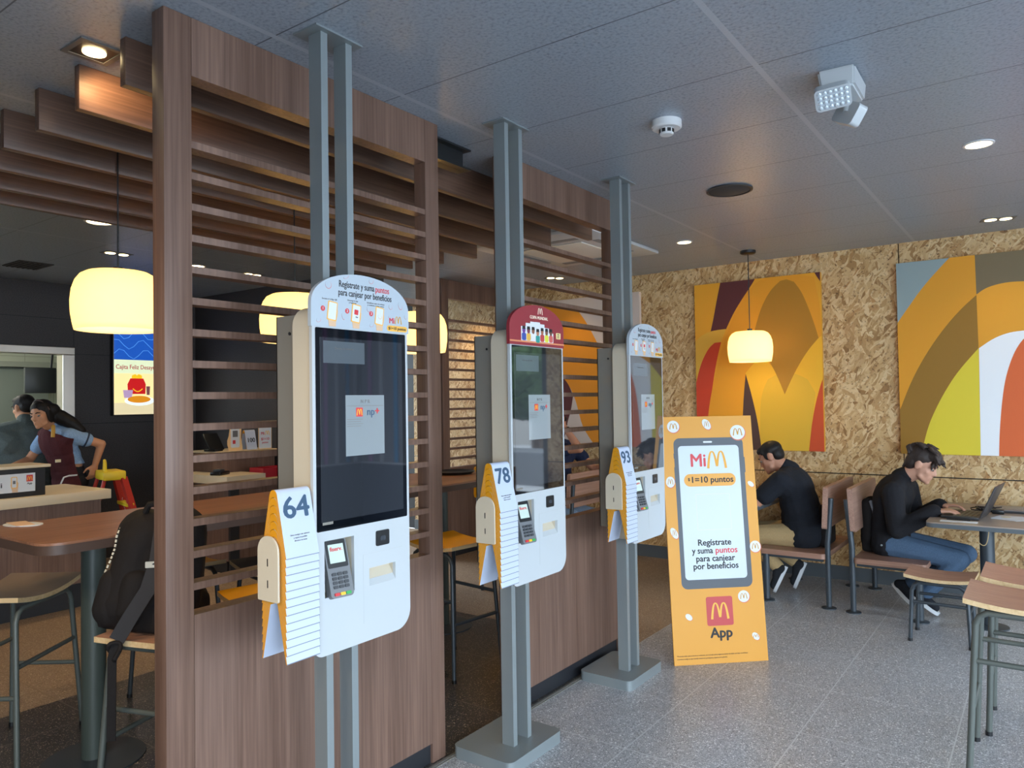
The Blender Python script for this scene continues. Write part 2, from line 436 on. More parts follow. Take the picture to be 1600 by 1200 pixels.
# ------------------------------------------------------------------ the room
YB = 6.56
def floor():
    bm = B()
    def q(x0, x1, y0, y1, mi):
        f = bm.faces.new([bm.verts.new(p) for p in ((x0, y0, 0), (x1, y0, 0), (x1, y1, 0), (x0, y1, 0))]); f.material_index = mi
    q(-2.1, 3.65, -2.5, YB, 0); q(-4.18, -2.1, -2.5, 4.12, 1); q(-4.18, -2.1, 4.12, YB, 2); q(-9.4, -4.18, -2.5, YB, 2)
    struct('floor', bm, [FLOOR_G, FLOOR_D, FLOOR_T])
    bm = B(); box(bm, -2.112, -2.10, -2.4, 4.1, 0, .003); box(bm, -2.092, -2.086, -2.4, 4.1, 0, .003)
    struct('trim_1', bm, GREYM)
floor()
struct('ceiling', box(B(), -7.75, 3.65, -2.5, YB+.05, CZ, CZ+.1), CEIL)
# back wall of strand board, with its black shadow joints and grey kick board
bm = B()
for x0, x1 in ((-6.2, -3.39), (-3.382, -.952), (-.944, .78)):
    box(bm, x0, x1, YB, YB+.03, .11, .863); box(bm, x0, x1, YB, YB+.03, .872, CZ)
struct('wall_back', bm, OSB)
struct('wall_back_core', box(B(), -7.75, .78, YB+.031, YB+.1, 0, CZ), BLACKM).name = 'trim_2'
struct('baseboard_back', box(B(), -6.2, .78, YB-.012, YB+.03, 0, .112), M('slate_kick_board', '565d62', .45))
# glazed side of the room (right, behind the photographer, and the bay beyond the strand board)
def glazing(name, p0, p1, n, z0=0.0, z1=CZ, mt=None):
    bm = B(); p0, p1 = V(p0), V(p1); d = (p1-p0)/n; h = .03
    def bar(a, b, za, zb):
        x0, x1 = sorted((a.x, b.x)); y0, y1 = sorted((a.y, b.y)); box(bm, x0-h, x1+h, y0-h, y1+h, za, zb)
    for i in range(n+1): bar(p0+d*i, p0+d*i, z0, z1)
    bar(p0, p1, z0, z0+.08); bar(p0, p1, z1-.1, z1); bar(p0, p1, 2.1, 2.15)
    return struct(name, bm, mt or BLACKM)
glazing('window_1', (3.62, -2.45, 0), (3.62, 5.1, 0), 4)
glazing('window_2', (.9, -2.5, 0), (3.6, -2.5, 0), 2)
glazing('window_3', (.82, YB+.05, .45), (2.0, YB+.05, .45), 1, .45)
bm = B(); box(bm, 3.6, 3.68, 5.1, YB+.1, 0, .76); box(bm, 2.05, 3.6, YB, YB+.1, 0, .76); 
box(bm, 3.6, 3.68, 5.1, YB+.1, .77, CZ, 0, 1); box(bm, 2.05, 3.6, YB, YB+.1, .77, CZ, 0, 1); box(bm, 3.59, 3.61, 5.1, YB, .755, .775, 0, 2); box(bm, 2.05, 3.6, YB-.01, YB+.02, .755, .775, 0, 2)
for k_, (y_, c_) in enumerate(((5.75, 2), (5.95, 3), (6.12, 2), (6.3, 4), (6.42, 2))): box(bm, 3.585, 3.6, y_, y_+.05, .78, CZ, 0, c_)
for k_, (x_, c_) in enumerate(((3.4, 3), (3.2, 2), (2.95, 4), (2.7, 2))): box(bm, x_, x_+.06, YB-.015, YB, .78, CZ, 0, c_)
struct('wall_right', bm, [M('navy_wall', '2a3242', .5), M('grey_wall', '6a6a70', .6), M('pale_stripe', 'a8a8ae', .6), M('pink_stripe', 'a06a9a', .6), M('blue_stripe', '2f80b0', .6)])
struct('wall_window_sill', box(B(), .78, 2.0, YB, YB+.1, 0, .45), M('brown_dado', '7d5f47', .5)).name = 'trim_3'
struct('wall_front', box(B(), -7.8, .87, -2.56, -2.5, 0, CZ), M('dim_brown_wall', '4a403a', .6))
# outside, seen only as reflections in the kiosk screens
bm = B(); f = bm.faces.new([bm.verts.new(p) for p in ((-30, -30, -.06), (30, -30, -.06), (30, 40, -.06), (-30, 40, -.06))])
struct('ground_outside', bm, M('asphalt', '8f9091', .8)).name = 'trim_4'
# kitchen wall with its pass-through opening
bm = B(); X0, X1 = -7.78, -7.7
box(bm, X0, X1, -2.5, .3, 0, CZ); box(bm, X0, X1, .3, 3.3, 2.045, CZ); box(bm, X0, X1, .3, 3.3, 0, .95); box(bm, X0, X1, 3.3, 4.7, 0, CZ)
struct('wall_left', bm, DARKW)
bm = B()
for z in (1.35, 2.03): box(bm, -7.701, -7.697, 3.37, 4.62, z-.004, z+.004)
box(bm, -7.701, -7.697, 3.372, 3.38, 0, CZ); box(bm, -7.701, -7.697, .3, 3.37, 2.36, 2.368)
struct('trim_5', bm, BLACK)
struct('wall_divider', box(B(), -7.7, -4.82, 4.65, 4.73, 0, CZ), DARKW)
bm = B(); box(bm, -7.79, -7.66, 3.26, 3.37, .95, 2.019, .004); box(bm, -7.79, -7.66, .3, 3.37, 2.02, 2.09, .004)
struct('trim_6', bm, M('stainless_steel', 'b9b3aa', .28, .9))
bm = B(); box(bm, -9.5, -9.4, -.5, 4.7, 0, CZ); box(bm, -9.4, -7.8, 4.4, 4.5, 0, CZ)
struct('wall_kitchen', bm, KTILE)
struct('ceiling_kitchen', box(B(), -9.4, -7.78, -.5, 4.4, 2.6, 2.7), M('kitchen_ceiling', 'd8d8d0', .6))
area('kitchen_light', (-8.6, 2.2, 2.58), (0, 0, 0), 1.2, .6, 17, (1, .97, .85))

# ------------------------------------------------------------------ slatted wooden screens
ZS = [2.32 - .0969*i for i in range(15)]
def wood_screen(x, y0, y1, label, lp=.09, rp=.083, solid_from=0):
    t = thing('slatted_screen', label, 'room divider', (x, y0, 0), 0, 'slatted walnut room dividers')
    L = y1-y0; D = .066
    obj('post', box(B(), -D, 0, 0, lp, 0, CZ, .003), WOODZ, t, True)
    obj('post', box(B(), -D, 0, L-rp, L, 0, CZ, .003), WOODZ, t, True)
    obj('header_panel', box(B(), -D+.001, -.001, lp+.0005, L-rp-.0005, 2.522, CZ-.001), WOODZ, t)
    obj('lower_panel', box(B(), -D+.001, -.001, lp+.0005, L-rp-.0005, .083, .867), WOODZ, t)
    obj('kick_plate', box(B(), -D+.012, -.012, lp+.0005, L-rp-.0005, 0, .083), BLACKM, t)
    for z in ZS: obj('slat', box(B(), -.058, -.003, lp+.0005, L-rp-.0005, z-.022, z), WOODZ, t)
    return t
wood_screen(-2.124, 1.185, 2.418, 'tall slatted walnut screen nearest, behind the kiosk holding tent 64')
wood_screen(-2.124, 2.895, 4.06, 'slatted walnut screen standing between the middle and far kiosks')
wood_screen(-4.75, 5.43, 6.5, 'far slatted walnut screen in front of strand board beyond the high table', .1)

# ------------------------------------------------------------------ ceiling
ordn = ['first', 'second', 'third', 'fourth', 'fifth', 'sixth', 'seventh', 'eighth', 'ninth', 'tenth', 'eleventh', 'twelfth', 'thirteenth', 'fourteenth']
for i, x in enumerate((-2.4, -2.72, -3.04, -3.36, -3.68, -4.0, -4.29)):
    o = obj('ceiling_baffle', box(B(), -.036, 0, 0, 3.03, 0, .158, .002), WOODY, None, True, (x, 1.212, CZ-.158))
    if i == 1: lb = 'walnut ceiling baffle glowing under the square spotlight, second behind the screens'
    else: lb = 'dark walnut ceiling baffle, %s back from the slatted screens' % ordn[i]
    tag(o, lb, 'ceiling beam', 'walnut ceiling baffles')
def round_light(x, y, r, label, power=0, col=WARM, ang=110):
    t = thing('downlight', label, 'ceiling light', (x, y, CZ), 0, 'recessed downlights')
    obj('trim_ring', lathe(B(), [(r*1.22, 0), (r*1.22, -.004), (r*1.02, -.006), (r, -.002), (r, 0)], n=28), WHITE, t, True)
    bm = B(); lathe(bm, [(r, -.0015), (0, -.0015)], n=28); obj('lamp', bm, BULB, t)
    if power: spot('downlight_beam', (x, y, CZ-.02), (x, y, 0), power, col, ang, .9 if ang < 120 else .25, r)
    return t
round_light(-.25, 4.21, .055, 'round lit downlight in grey ceiling, right of the twin-head emergency lamp', 7, (1, .9, .75))
round_light(-2.25, 5.4, .05, 'round lit downlight in ceiling, left of the hanging lamp at the back', 6)
round_light(-4.95, 2.33, .075, 'round lit downlight above the leftmost hanging lamp, near the last baffle', 8)
round_light(-5.9, 3.58, .06, 'single lit downlight seen just right of the nearest wooden post', 6)
round_light(-2.15, -.75, .055, 'round lit downlight behind the photographer, left of the entrance glazing', 42, (1, .82, .6), 150)
round_light(-2.565, .84, .055, 'round lit downlight at the top left corner of the picture', 9, (1, .62, .3), 119)
round_light(-1.1, -1.1, .055, 'round lit downlight behind the photographer, nearer the entrance glazing', 42, (1, .82, .6), 150)
def twin(x, y, dy, ang, label):
    t = thing('twin_downlight', label, 'ceiling light', (x, y, CZ), ang, 'twin recessed downlights')
    obj('housing', box(B(), -.055, .055, -dy-.055, dy+.055, -.004, 0), M('taupe_trim', '6d6a66', .5), t)
    for s in (-1, 1):
        bm = B(); lathe(bm, [(.036, -.006), (0, -.006)], (0, s*dy, 0), 24); obj('lamp', bm, BULB, t)
    return t
twin(-.262, 6.10, .045, -1.3, 'twin downlight close to the strand board wall at far right')
twin(-3.897, 6.14, .045, -.7, 'twin downlight seen between slats below the ceiling air unit')
twin(-5.878, 2.895, .05, 0, 'twin downlight behind the cord of the leftmost hanging lamp')
twin(-5.9, 4.13, .045, 0, 'twin downlight seen through the nearest screen in its fourth gap')
for p, tg, e in (((-3.9, 6.14, 2.68), (-3.9, 6.5, 0), 5), ((-.26, 6.1, 2.68), (-.26, 6.45, 0), 2.5), ((-5.88, 2.9, 2.68), (-5.88, 2.9, 0), 11), ((-5.9, 4.13, 2.68), (-5.9, 4.2, 0), 8), ((-5.2, 6.1, 2.68), (-5.2, 6.5, 1.2), 14)):  # the last beam has no downlight built at its place
    spot('ceiling_spot_beam', p, tg, e, WARM, 95, .9)
t = thing('square_spotlight', 'square recessed spotlight shining on the wooden ceiling baffle', 'ceiling light', (-2.585, 1.2, CZ))
bm = B()
for a, b in (((-.075, .075), (-.075, -.058)), ((-.075, .075), (.058, .075)), ((-.075, -.058), (-.058, .058)), ((.058, .075), (-.058, .058))): box(bm, *a, *b, -.006, 0)
obj('frame', bm, M('taupe_trim', '6d6a66', .5), t)
obj('recess', box(B(), -.058, .058, -.058, .058, -.003, -.001), BLACK, t)
bm = B(); lathe(bm, [(.036, -.008), (.0, -.012)], n=24); lathe(bm, [(.036, -.003), (.036, -.008)], n=24); obj('lamp', bm, BULB, t)
spot('square_spot_beam', (-2.585, 1.2, CZ-.035), (-2.76, 1.42, 2.5), 3.2, (1, .62, .28), 105, .8, .03)
spot('square_spot_down', (-2.585, 1.2, CZ-.035), (-2.4, 1.15, 1.2), 3.4, (1, .62, .3), 70, .8, .03)
# smoke detector, speaker, emergency lamp, vent, air unit, black bracket
t = thing('smoke_detector', 'small white round smoke detector on the grey ceiling', 'smoke detector', (-1.32, 3.0, CZ))
obj('base', lathe(B(), [(0, 0), (.064, 0), (.065, -.028), (.058, -.034), (0, -.034)]), WHITE, t, True)
obj('chamber', lathe(B(), [(.03, -.03), (.03, -.056), (.026, -.06), (0, -.061)]), WHITE, t, True)
bm = B()
for k in range(8):
    a = 2*PI*k/8; box(bm, -.008, .008, .0295, .0315, -.052, -.037, rot=Matrix.Rotation(a, 4, 'Z'))
obj('sensor_slots', bm, BLACK, t)
t = thing('ceiling_speaker', 'flat dark round speaker set in the grey ceiling', 'speaker', (-1.474, 4.215, CZ))
obj('grille', lathe(B(), [(.118, -.004), (.10, -.010), (0, -.012)], n=40), M('charcoal_mesh', '33363a', .7), t, True)
obj('rim', lathe(B(), [(.13, 0), (.13, -.008), (.118, -.010), (.118, 0)], n=40), M('charcoal_rim', '2b2e32', .5), t, True)
t = thing('emergency_light', 'white twin-head emergency lamp on the ceiling', 'emergency light', (-.60, 3.03, CZ), .06)
bm = B()
top = [(-.08, -.14), (.05, -.14), (.06, .09), (-.08, .09)]
v0 = [bm.verts.new((x, y, 0)) for x, y in top]; v1 = [bm.verts.new((x*.9, y*.86 + .0, -.07)) for x, y in top]
bm.faces.new(v0); bm.faces.new(v1)
for i in range(4): bm.faces.new((v0[i], v0[(i+1) % 4], v1[(i+1) % 4], v1[i]))
bmesh.ops.bevel(bm, geom=bm.edges[:], offset=.008, segments=2, affect='EDGES')
obj('body', bm, FROSTW, t, True)
CRYS = M('led_lens', 'c9d4dc', .12, .35)
def lamp_head(pos, rot, nm_):
    mt = Matrix.Translation(pos) @ rot
    bm = B(); prism(bm, rrect(-.062, .062, -.042, .042, .016), lambda u, v, d: (u, v, d), -.022, .018); bmesh.ops.transform(bm, matrix=mt, verts=bm.verts[:])
    h = obj('lamp_head', bm, FROSTW, t, True)
    bm = B(); prism(bm, rrect(-.056, .056, -.036, .036, .012), lambda u, v, d: (u, v, d), .018, .0195)
    for i in range(6):
        for j in range(4):
            ell(bm, (-.045+i*.018, -.027+j*.018, .0195), ((.0085, 0, 0), (0, .0085, 0), (0, 0, .004)), 8)
    bmesh.ops.transform(bm, matrix=mt, verts=bm.verts[:]); obj('lens', bm, CRYS, h, True)
    obj('swivel', cyl(B(), V(pos) - (mt.to_3x3() @ V((0, 0, .02))), V((pos[0]*.6, pos[1]*.75, -.045)), .012), FROSTW, t, True)
fw = (V((0, 0, 1.5)) - V((-.6, 3.03, CZ))).normalized()
lamp_head((-.03, -.115, -.096), V((.15, -.75, -.72)).to_track_quat('Z', 'Y').to_matrix().to_4x4() @ Matrix.Rotation(.12, 4, 'Z'), 0)
lamp_head((.004, .045, -.118), V((.55, .75, -.25)).to_track_quat('Z', 'Y').to_matrix().to_4x4() @ Matrix.Rotation(.5, 4, 'Z'), 1)
t = thing('air_conditioner', 'white square cassette air unit in ceiling behind the middle screen', 'air conditioner', (-3.06, 5.05, CZ), .0)
obj('panel', box(B(), -.52, .52, -.6, .52, -.028, 0, .008), FROSTW, t, True)
obj('grille', box(B(), -.28, .28, -.3, .28, -.04, -.0285, .006), M('warm_white_grille', 'd8d2c6', .5), t, True)
for a, b in (((-.3, .3), (-.43, -.37)), ((-.3, .3), (.36, .42)), ((-.42, -.36), (-.28, .28)), ((.36, .42), (-.28, .28))):
    obj('air_outlet', box(B(), *a, *b, -.031, -.0285), M('vent_grey', '7f868c', .5), t)
t = thing('ceiling_vent', 'small dark grille in the dim ceiling at far left', 'vent', (-6.88, 2.66, CZ), 0)
obj('frame', box(B(), -.17, .17, -.13, .13, -.008, 0), M('vent_dark', '35322f', .6), t)
bm = B()
for k in range(6): box(bm, -.15, .15, -.11+k*.04, -.095+k*.04, -.014, -.008)
obj('louvre', bm, M('vent_dark2', '262423', .6), t)
t = thing('door_track', 'black channel bracket on ceiling between the two near screens', 'ceiling track', (-2.25, 2.40, CZ-.1))
bm = B(); box(bm, -.008, .0, 0, .34, 0, .1); box(bm, -.05, .035, 0, .36, 0, .008); box(bm, -.05, .035, 0, .36, .092, .1)
obj('channel', bm, BLACK, t); obj('carriage', box(B(), -.045, -.012, .02, .3, .012, .088), BLACKM, t)

# ------------------------------------------------------------------ hanging lamps
def shade_mat():
    mt = bpy.data.materials.new('opal_glass_shade'); mt.use_nodes = True; nt = mt.node_tree; nt.nodes.clear()
    out = nd(nt, 'ShaderNodeOutputMaterial'); tr = nd(nt, 'ShaderNodeBsdfTranslucent'); df = nd(nt, 'ShaderNodeBsdfDiffuse'); em = nd(nt, 'ShaderNodeEmission')
    tr.inputs[0].default_value = (1, .83, .48, 1); df.inputs[0].default_value = (.9, .82, .66, 1)
    em.inputs[0].default_value = (1, .74, .36, 1); em.inputs[1].default_value = .16
    m1 = nd(nt, 'ShaderNodeMixShader'); m1.inputs[0].default_value = .35; nt.links.new(tr.outputs[0], m1.inputs[1]); nt.links.new(df.outputs[0], m1.inputs[2])
    ad = nd(nt, 'ShaderNodeAddShader'); nt.links.new(m1.outputs[0], ad.inputs[0]); nt.links.new(em.outputs[0], ad.inputs[1]); nt.links.new(ad.outputs[0], out.inputs[0])
    return mt
OPAL = shade_mat()
def pendant(x, y, zb, label, R_=.187, h=.262, e=1.6):
    t = thing('pendant_lamp', label, 'hanging lamp', (x, y, zb), 0, 'opal glass pendant lamps')
    prof = [(.022, h), (R_*.45, h), (R_*.66, h*.985), (R_*.8, h*.93), (R_*.9, h*.83), (R_*.97, h*.68), (R_, h*.48), (R_*.99, h*.28), (R_*.95, h*.1), (R_*.92, 0)]
    inn = [(R_*.92-.006, .002)] + [(r-.006, z-.003) for r, z in prof[-2:0:-1]] + [(.02, h-.004)]
    obj('shade', lathe(B(), prof + inn, n=48), OPAL, t, 'all')
    bm = B(); ell(bm, (0, 0, h*.5), ((.04, 0, 0), (0, .04, 0), (0, 0, .05))); obj('bulb', bm, M('bulb_glow', 'ffffff', .5, emis='ffe9b8', es=20), t, True)
    obj('socket', cyl(B(), (0, 0, h*.5+.045), (0, 0, h+.02), .02), BLACK, t, True)
    obj('cord', cyl(B(), (0, 0, h+.015), (0, 0, CZ-zb-.02), .004, n=8), BLACK, t, True)
    obj('canopy', lathe(B(), [(0, CZ-zb), (.062, CZ-zb), (.062, CZ-zb-.02), (.05, CZ-zb-.028), (0, CZ-zb-.03)]), BLACK, t, True)
    point('pendant_light', (x, y, zb+h*.28), e, (1, .72, .36), .05)
pendant(-3.35, 1.655, 1.843, 'cream glass pendant lamp at far left, above the table end with backpack')
pendant(-3.35, 2.613, 1.845, 'cream glass pendant lamp half hidden behind the kiosk with tent 64')
pendant(-3.35, 3.60, 1.832, 'cream glass pendant lamp seen between the two near slatted screens')
pendant(-1.981, 6.07, 1.795, 'cream glass pendant lamp in front of the middle wall canvas', .178, .25)

# ------------------------------------------------------------------ canvases
C1 = [("orange", [(-0.02,1.52),(0.0,1.52),(0.38,1.404),(0.49,1.277),(0.632,1.03),(0.769,0.737),(0.832,0.359),(0.859,-0.016),(0.6,-.02),(0.445,0.18),(0.396,0.361),(0.361,0.479),(0.288,0.624),(0.213,0.705),(-0.021,0.833)]),
  ("maroon", [(-0.021,0.833),(0.213,0.705),(0.288,0.624),(0.339,0.505),(0.313,0.362),(0.265,0.231),(0.198,-0.032),(-0.048,-0.02)])]
C2 = [("maroon", [(0.253,1.52),(0.433,1.52),(0.575,1.52),(0.519,1.434),(0.429,1.312),(0.359,1.207),(0.289,1.069),(0.146,1.056),(0.177,1.178),(0.208,1.332)]),
  ("pale", [(-0.016,0.964),(0.056,1.028),(0.151,1.067),(0.289,1.075),(0.241,0.954),(0.171,0.931),(0.074,0.778),(0.012,0.644),(-0.026,0.532)]),
  ("red", [(-0.027,0.464),(-0.001,0.599),(0.051,0.779),(0.124,0.911),(0.183,0.957),(0.243,0.96),(0.191,0.773),(0.137,0.461),(0.105,0.259),(0.084,-.03),(-0.032,-.03)]),
  ("band", [(0.105,0.282),(0.125,0.416),(0.163,0.595),(0.263,0.948),(0.383,1.25),(0.519,1.43),(0.65,1.503),(0.818,1.51),(0.94,1.489),(1.05,1.458),(1.085,1.272),(1.12,0.962),(0.794,0.472),(0.458,0.674),(0.43,0.413),(0.409,-0.024),(0.075,-0.033)]),
  ("yellow", [(0.458,0.674),(0.503,0.727),(0.602,0.82),(0.695,0.719),(0.745,0.6),(0.79,0.48),(0.838,0.587),(0.902,0.711),(0.985,0.843),(1.075,0.946),(1.126,0.979),(1.116,0.569),(1.055,0.446),(1.006,0.24),(0.974,-0.019),(0.582,-0.03),(0.557,0.238),(0.508,0.477)]),
  ("olive", [(0.572,0.002),(0.576,0.325),(0.595,0.497),(0.651,0.614),(0.757,0.668),(0.88,0.659),(0.979,0.604),(1.04,0.488),(1.006,0.24),(0.981,0.001)]),
  ("leaf", [(0.526,0.954),(0.555,1.083),(0.612,1.251),(0.69,1.384),(0.776,1.455),(0.828,1.462),(0.888,1.434),(0.947,1.348),(1.004,1.196),(1.05,1.047),(1.075,0.946),(0.985,0.843),(0.902,0.711),(0.838,0.587),(0.79,0.48),(0.745,0.6),(0.695,0.719),(0.634,0.818)]),
  ("dark", [(0.458,0.663),(0.508,0.477),(0.557,0.238),(0.587,-0.03),(0.409,-0.035),(0.43,0.413)]),
  ("redr", [(1.118,0.651),(1.087,0.569),(1.045,0.426),(1.006,0.24),(0.974,-0.03),(1.13,-0.026)]),
  ("maroon2", [(1.051,1.504),(1.139,1.504),(1.135,1.35),(1.107,1.404),(1.079,1.449)])]
C3 = [("grey", [(-0.011,1.512),(0.381,1.502),(0.277,1.4),(0.173,1.278),(0.085,1.151),(0.004,1.031),(-0.024,0.984)]),
  ("band", [(0.381,1.51),(0.53,1.51),(0.533,1.195),(0.432,1.101),(0.315,0.96),(0.194,0.777),(0.087,0.57),(0.004,0.349),(-0.04,0.32),(-0.024,0.984),(0.004,1.031),(0.085,1.151),(0.173,1.278),(0.277,1.4)]),
  ("taupe", [(0.53,1.51),(1.12,1.51),(1.12,1.15),(1.05,1.19),(.95,1.24),(0.88,1.263),(0.822,1.267),(0.732,1.271),(0.641,1.257),(0.578,1.233),(0.533,1.198)]),
  ("brown", [(0.533,1.195),(0.536,0.797),(0.404,0.636),(0.32,0.497),(0.25,0.357),(0.188,0.205),(0.137,-0.015),(-0.049,-0.021),(-0.04,0.32),(0.004,0.349),(0.087,0.57),(0.194,0.777),(0.315,0.96),(0.432,1.101)]),
  ("band2", [(0.533,1.195),(0.578,1.233),(0.641,1.257),(0.732,1.271),(0.822,1.267),(0.938,1.244),(1.05,1.188),(1.12,1.12),(1.12,.70),(1.04,0.8),(0.957,0.88),(0.871,0.908),(0.812,0.911),(0.722,0.901),(0.63,0.865),(0.539,0.797)]),
  ("lemon", [(0.536,0.797),(0.53,-0.013),(0.137,-0.025),(0.188,0.205),(0.25,0.357),(0.32,0.497),(0.404,0.636)]),
  ("white", [(0.539,0.797),(0.63,0.865),(0.722,0.901),(0.812,0.911),(0.871,0.908),(0.811,0.85),(0.764,0.775),(0.724,0.669),(0.69,0.534),(0.667,0.354),(0.65,0.154),(0.643,-0.013),(0.53,-0.013)]),
  ("redo", [(0.87,0.885),(0.811,0.85),(0.764,0.775),(0.724,0.669),(0.69,0.534),(0.667,0.354),(0.65,0.154),(0.643,-0.013),(1.12,-0.013),(1.12,0.70),(1.04,.8),(0.957,0.88)])]
PAL = dict(orange='dd8d18', maroon='5a2a2c', maroon2='5a2a2c', pale='d9a93c', red='c23e22', band='dc9722', leaf='a5761f', yellow='e6b12c', olive='d5aa30', dark='4a3430', redr='c24a22', grey='8f9f9f', taupe='75664a', brown='936a1c', band2='e09c24', lemon='dcc832', white='eceff2', redo='d8642e')
def clip(poly, x0, x1, y0, y1):
    for ax, lim, sg in ((0, x0, 1), (0, x1, -1), (1, y0, 1), (1, y1, -1)):
        out = []
        for i, p in enumerate(poly):
            q = poly[i-1]; a = sg*(p[ax]-lim); b = sg*(q[ax]-lim)
            if (a >= 0) != (b >= 0):
                s = b/(b-a); out.append((q[0]+(p[0]-q[0])*s, q[1]+(p[1]-q[1])*s))
            if a >= 0: out.append(p)
        poly = out
    return poly
def smooth_poly(p):
    """round a traced outline a little (corners sharper than 60 degrees stay)"""
    out = []; n = len(p)
    for i in range(n):
        a, b, c = V(p[i-1]+(0,)), V(p[i]+(0,)), V(p[(i+1) % n]+(0,))
        d1, d2 = b-a, c-b
        if d1.length < 1e-5 or d2.length < 1e-5 or d1.angle(d2) > .5: out.append(p[i])
        else:
            out.append(tuple((b*.75+a*.25)[:2])); out.append(tuple((b*.75+c*.25)[:2]))
    return out
def canvas(x0, shapes, base, label):
    w_, h_ = 1.1, 1.495
    bm = B(); mats = [M('canvas_'+base, base, .6)]
    box(bm, 0, w_, -.04, 0, 0, h_, .002)
    for i, (k, p) in enumerate(shapes):
        mats.append(M('canvas_'+k, PAL[k], .6)); q = clip(smooth_poly(smooth_poly(p)), .001, w_-.001, .001, h_-.001)
        prism(bm, q, FNY(-.04), -.001, .0004*(i+1), len(mats)-1)
    o = obj('wall_canvas', bm, mats, None, False, (x0, YB, 1.046))
    tag(o, label, 'wall art', 'printed wall canvases')
canvas(-4.285, C1, 'cdbdb2', 'wall canvas of orange arch on blush seen through the middle slatted screen')
canvas(-2.63, C2, 'df9f28', 'wall canvas behind the hanging lamp, orange arches around a brown leaf shape')
canvas(-.963, C3, 'e0a030', 'wall canvas at far right with white stripe, lemon and brown bands')
# ------------------------------------------------------------------ self-order kiosks
XF = -1.757
YR, ZU = V((0, 1, 0)), V((0, 0, 1))
def fx(y, z, d=.0): return (V((XF + d, y, z)), YR, ZU)
SKIN_ART = M('printed_hand', 'd3b08e', .6); ORANGE_ART = M('printed_orange', 'eab24e', .6)
def coin(bm, cx, cy, rx, ry, rot, to3, d, mis):
    prism(bm, disc(cx+rx*.08, cy-ry*.1, rx*1.08, ry*1.08, 20, rot), to3, -.0002, d, mis[0]); prism(bm, disc(cx, cy, rx, ry, 20, rot), to3, -.0002, d+.0003, mis[1])
def topper_white(t):
    p = [(-.205, 1.733), (.205, 1.733)] + [(.205*math.cos(a), 1.80 + .106*math.sin(a)**.9) for a in [PI*i/24 for i in range(25)]]
    s = obj('topper_sign', prism(B(), p, FX(XF), -.012, .003), M('topper_pale_blue', 'adb8c2', .4), t)
    F_ = FX(XF + .003); e = .0006
    text('Regístrate y suma', .029, INK, s, (V((XF+.0034, -.025, 1.869)), YR, ZU), .009, fit=.146)
    text('puntos', .029, REDP, s, (V((XF+.0034, .084, 1.868)), YR, ZU), .009, fit=.06)
    text('para canjear por beneficios', .029, INK, s, (V((XF+.0034, .012, 1.843)), YR, ZU), .009, fit=.225)
    for y, z, a in ((-.135, 1.818, 'Escanea el código QR'), (-.043, 1.822, 'Descarga la App'), (-.043, 1.815, 'y regístrate'), (.055, 1.822, 'Identifícate antes de ordenar'), (.055, 1.815, 'y comienza a sumar puntos')):
        text(a, .0066, INKG, s, (V((XF+.0034, y, z)), YR, ZU), 0)
    for i, y in enumerate((-.125, -.03, .07)):
        bm = B()
        prism(bm, [(y-.02, 1.768), (y-.016, 1.755), (y-.013, 1.736), (y+.013, 1.736), (y+.015, 1.757), (y+.02, 1.768), (y+.022, 1.785), (y+.017, 1.79)], F_, -.0002, e, 0)
        c, sn = math.cos(-.12), math.sin(-.12)
        def rt(pp): return [(y + (u)*c - (v)*sn, 1.783 + u*sn + v*c) for u, v in pp]
        prism(bm, rt(rrect(-.0185, .0185, -.029, .029, .004, 3)), F_, -.0002, e+.0003, 1); prism(bm, rt(rrect(-.015, .015, -.0255, .0255, .002, 3)), F_, -.0002, e+.0006, 2)
        if i == 1: prism(bm, rt(rrect(-.008, .008, -.004, .012, .002, 2)), F_, -.0002, e+.0009, 3)
        if i == 2: coin(bm, y+.001, 1.783, .008, .008, 0, F_, e+.0008, (4, 2))
        obj('phone_picture', bm, [SKIN_ART, ORANGE_ART, PAPER, REDP, ORANGE_ART], s)
        bm = B(); prism(bm, disc(y-.036, 1.788, .008), F_, -.0002, e); k = obj('step_badge', bm, REDP, s)
        text(str(i+1), .012, PAPER, k, (V((XF+.003+e+.0003, y-.036, 1.788)), YR, ZU), .01)
        if i == 1: text('App', .006, INK, s, (V((XF+.003+e+.0008, y+.002, 1.772)), YR, ZU), .01)
    for y, z, r, q in ((-.14, 1.862, .011, .0115), (.035, 1.893, .009, .008), (.165, 1.826, .008, .0125), (.12, 1.818, .007, .008), (-.178, 1.752, .008, .006), (.022, 1.802, .006, .009), (.035, 1.752, .008, .0055), (-.083, 1.77, .004, .01), (-.07, 1.905-.012, .01, .004), (.19, 1.79, .005, .007), (.115, 1.785, .004, .004)):
        bm = B(); coin(bm, y, z, r, q, .4, F_, e, (0, 1)); obj('coin_picture', bm, [M('coin_rim_pink', 'c98a88', .6), M('topper_pale_blue', 'adb8c2', .4)], s)
    text('Mi', .026, REDP, s, (V((XF+.0034, .126, 1.772)), YR, ZU), .022)
    bm = B(); arches(bm, .156, 1.763, .03, .026, F_, -.0002, e); obj('arches_emblem', bm, M('pale_gold', 'c99a3a', .6), s)
    bm = B(); prism(bm, rrect(.103, .197, 1.738, 1.757, .0095), F_, -.0002, e); k = obj('points_pill', bm, ORANGE_ART, s)
    text('$1=10 puntos', .0135, INK, k, (V((XF+.004, .15, 1.7475)), YR, ZU), .018, fit=.08)
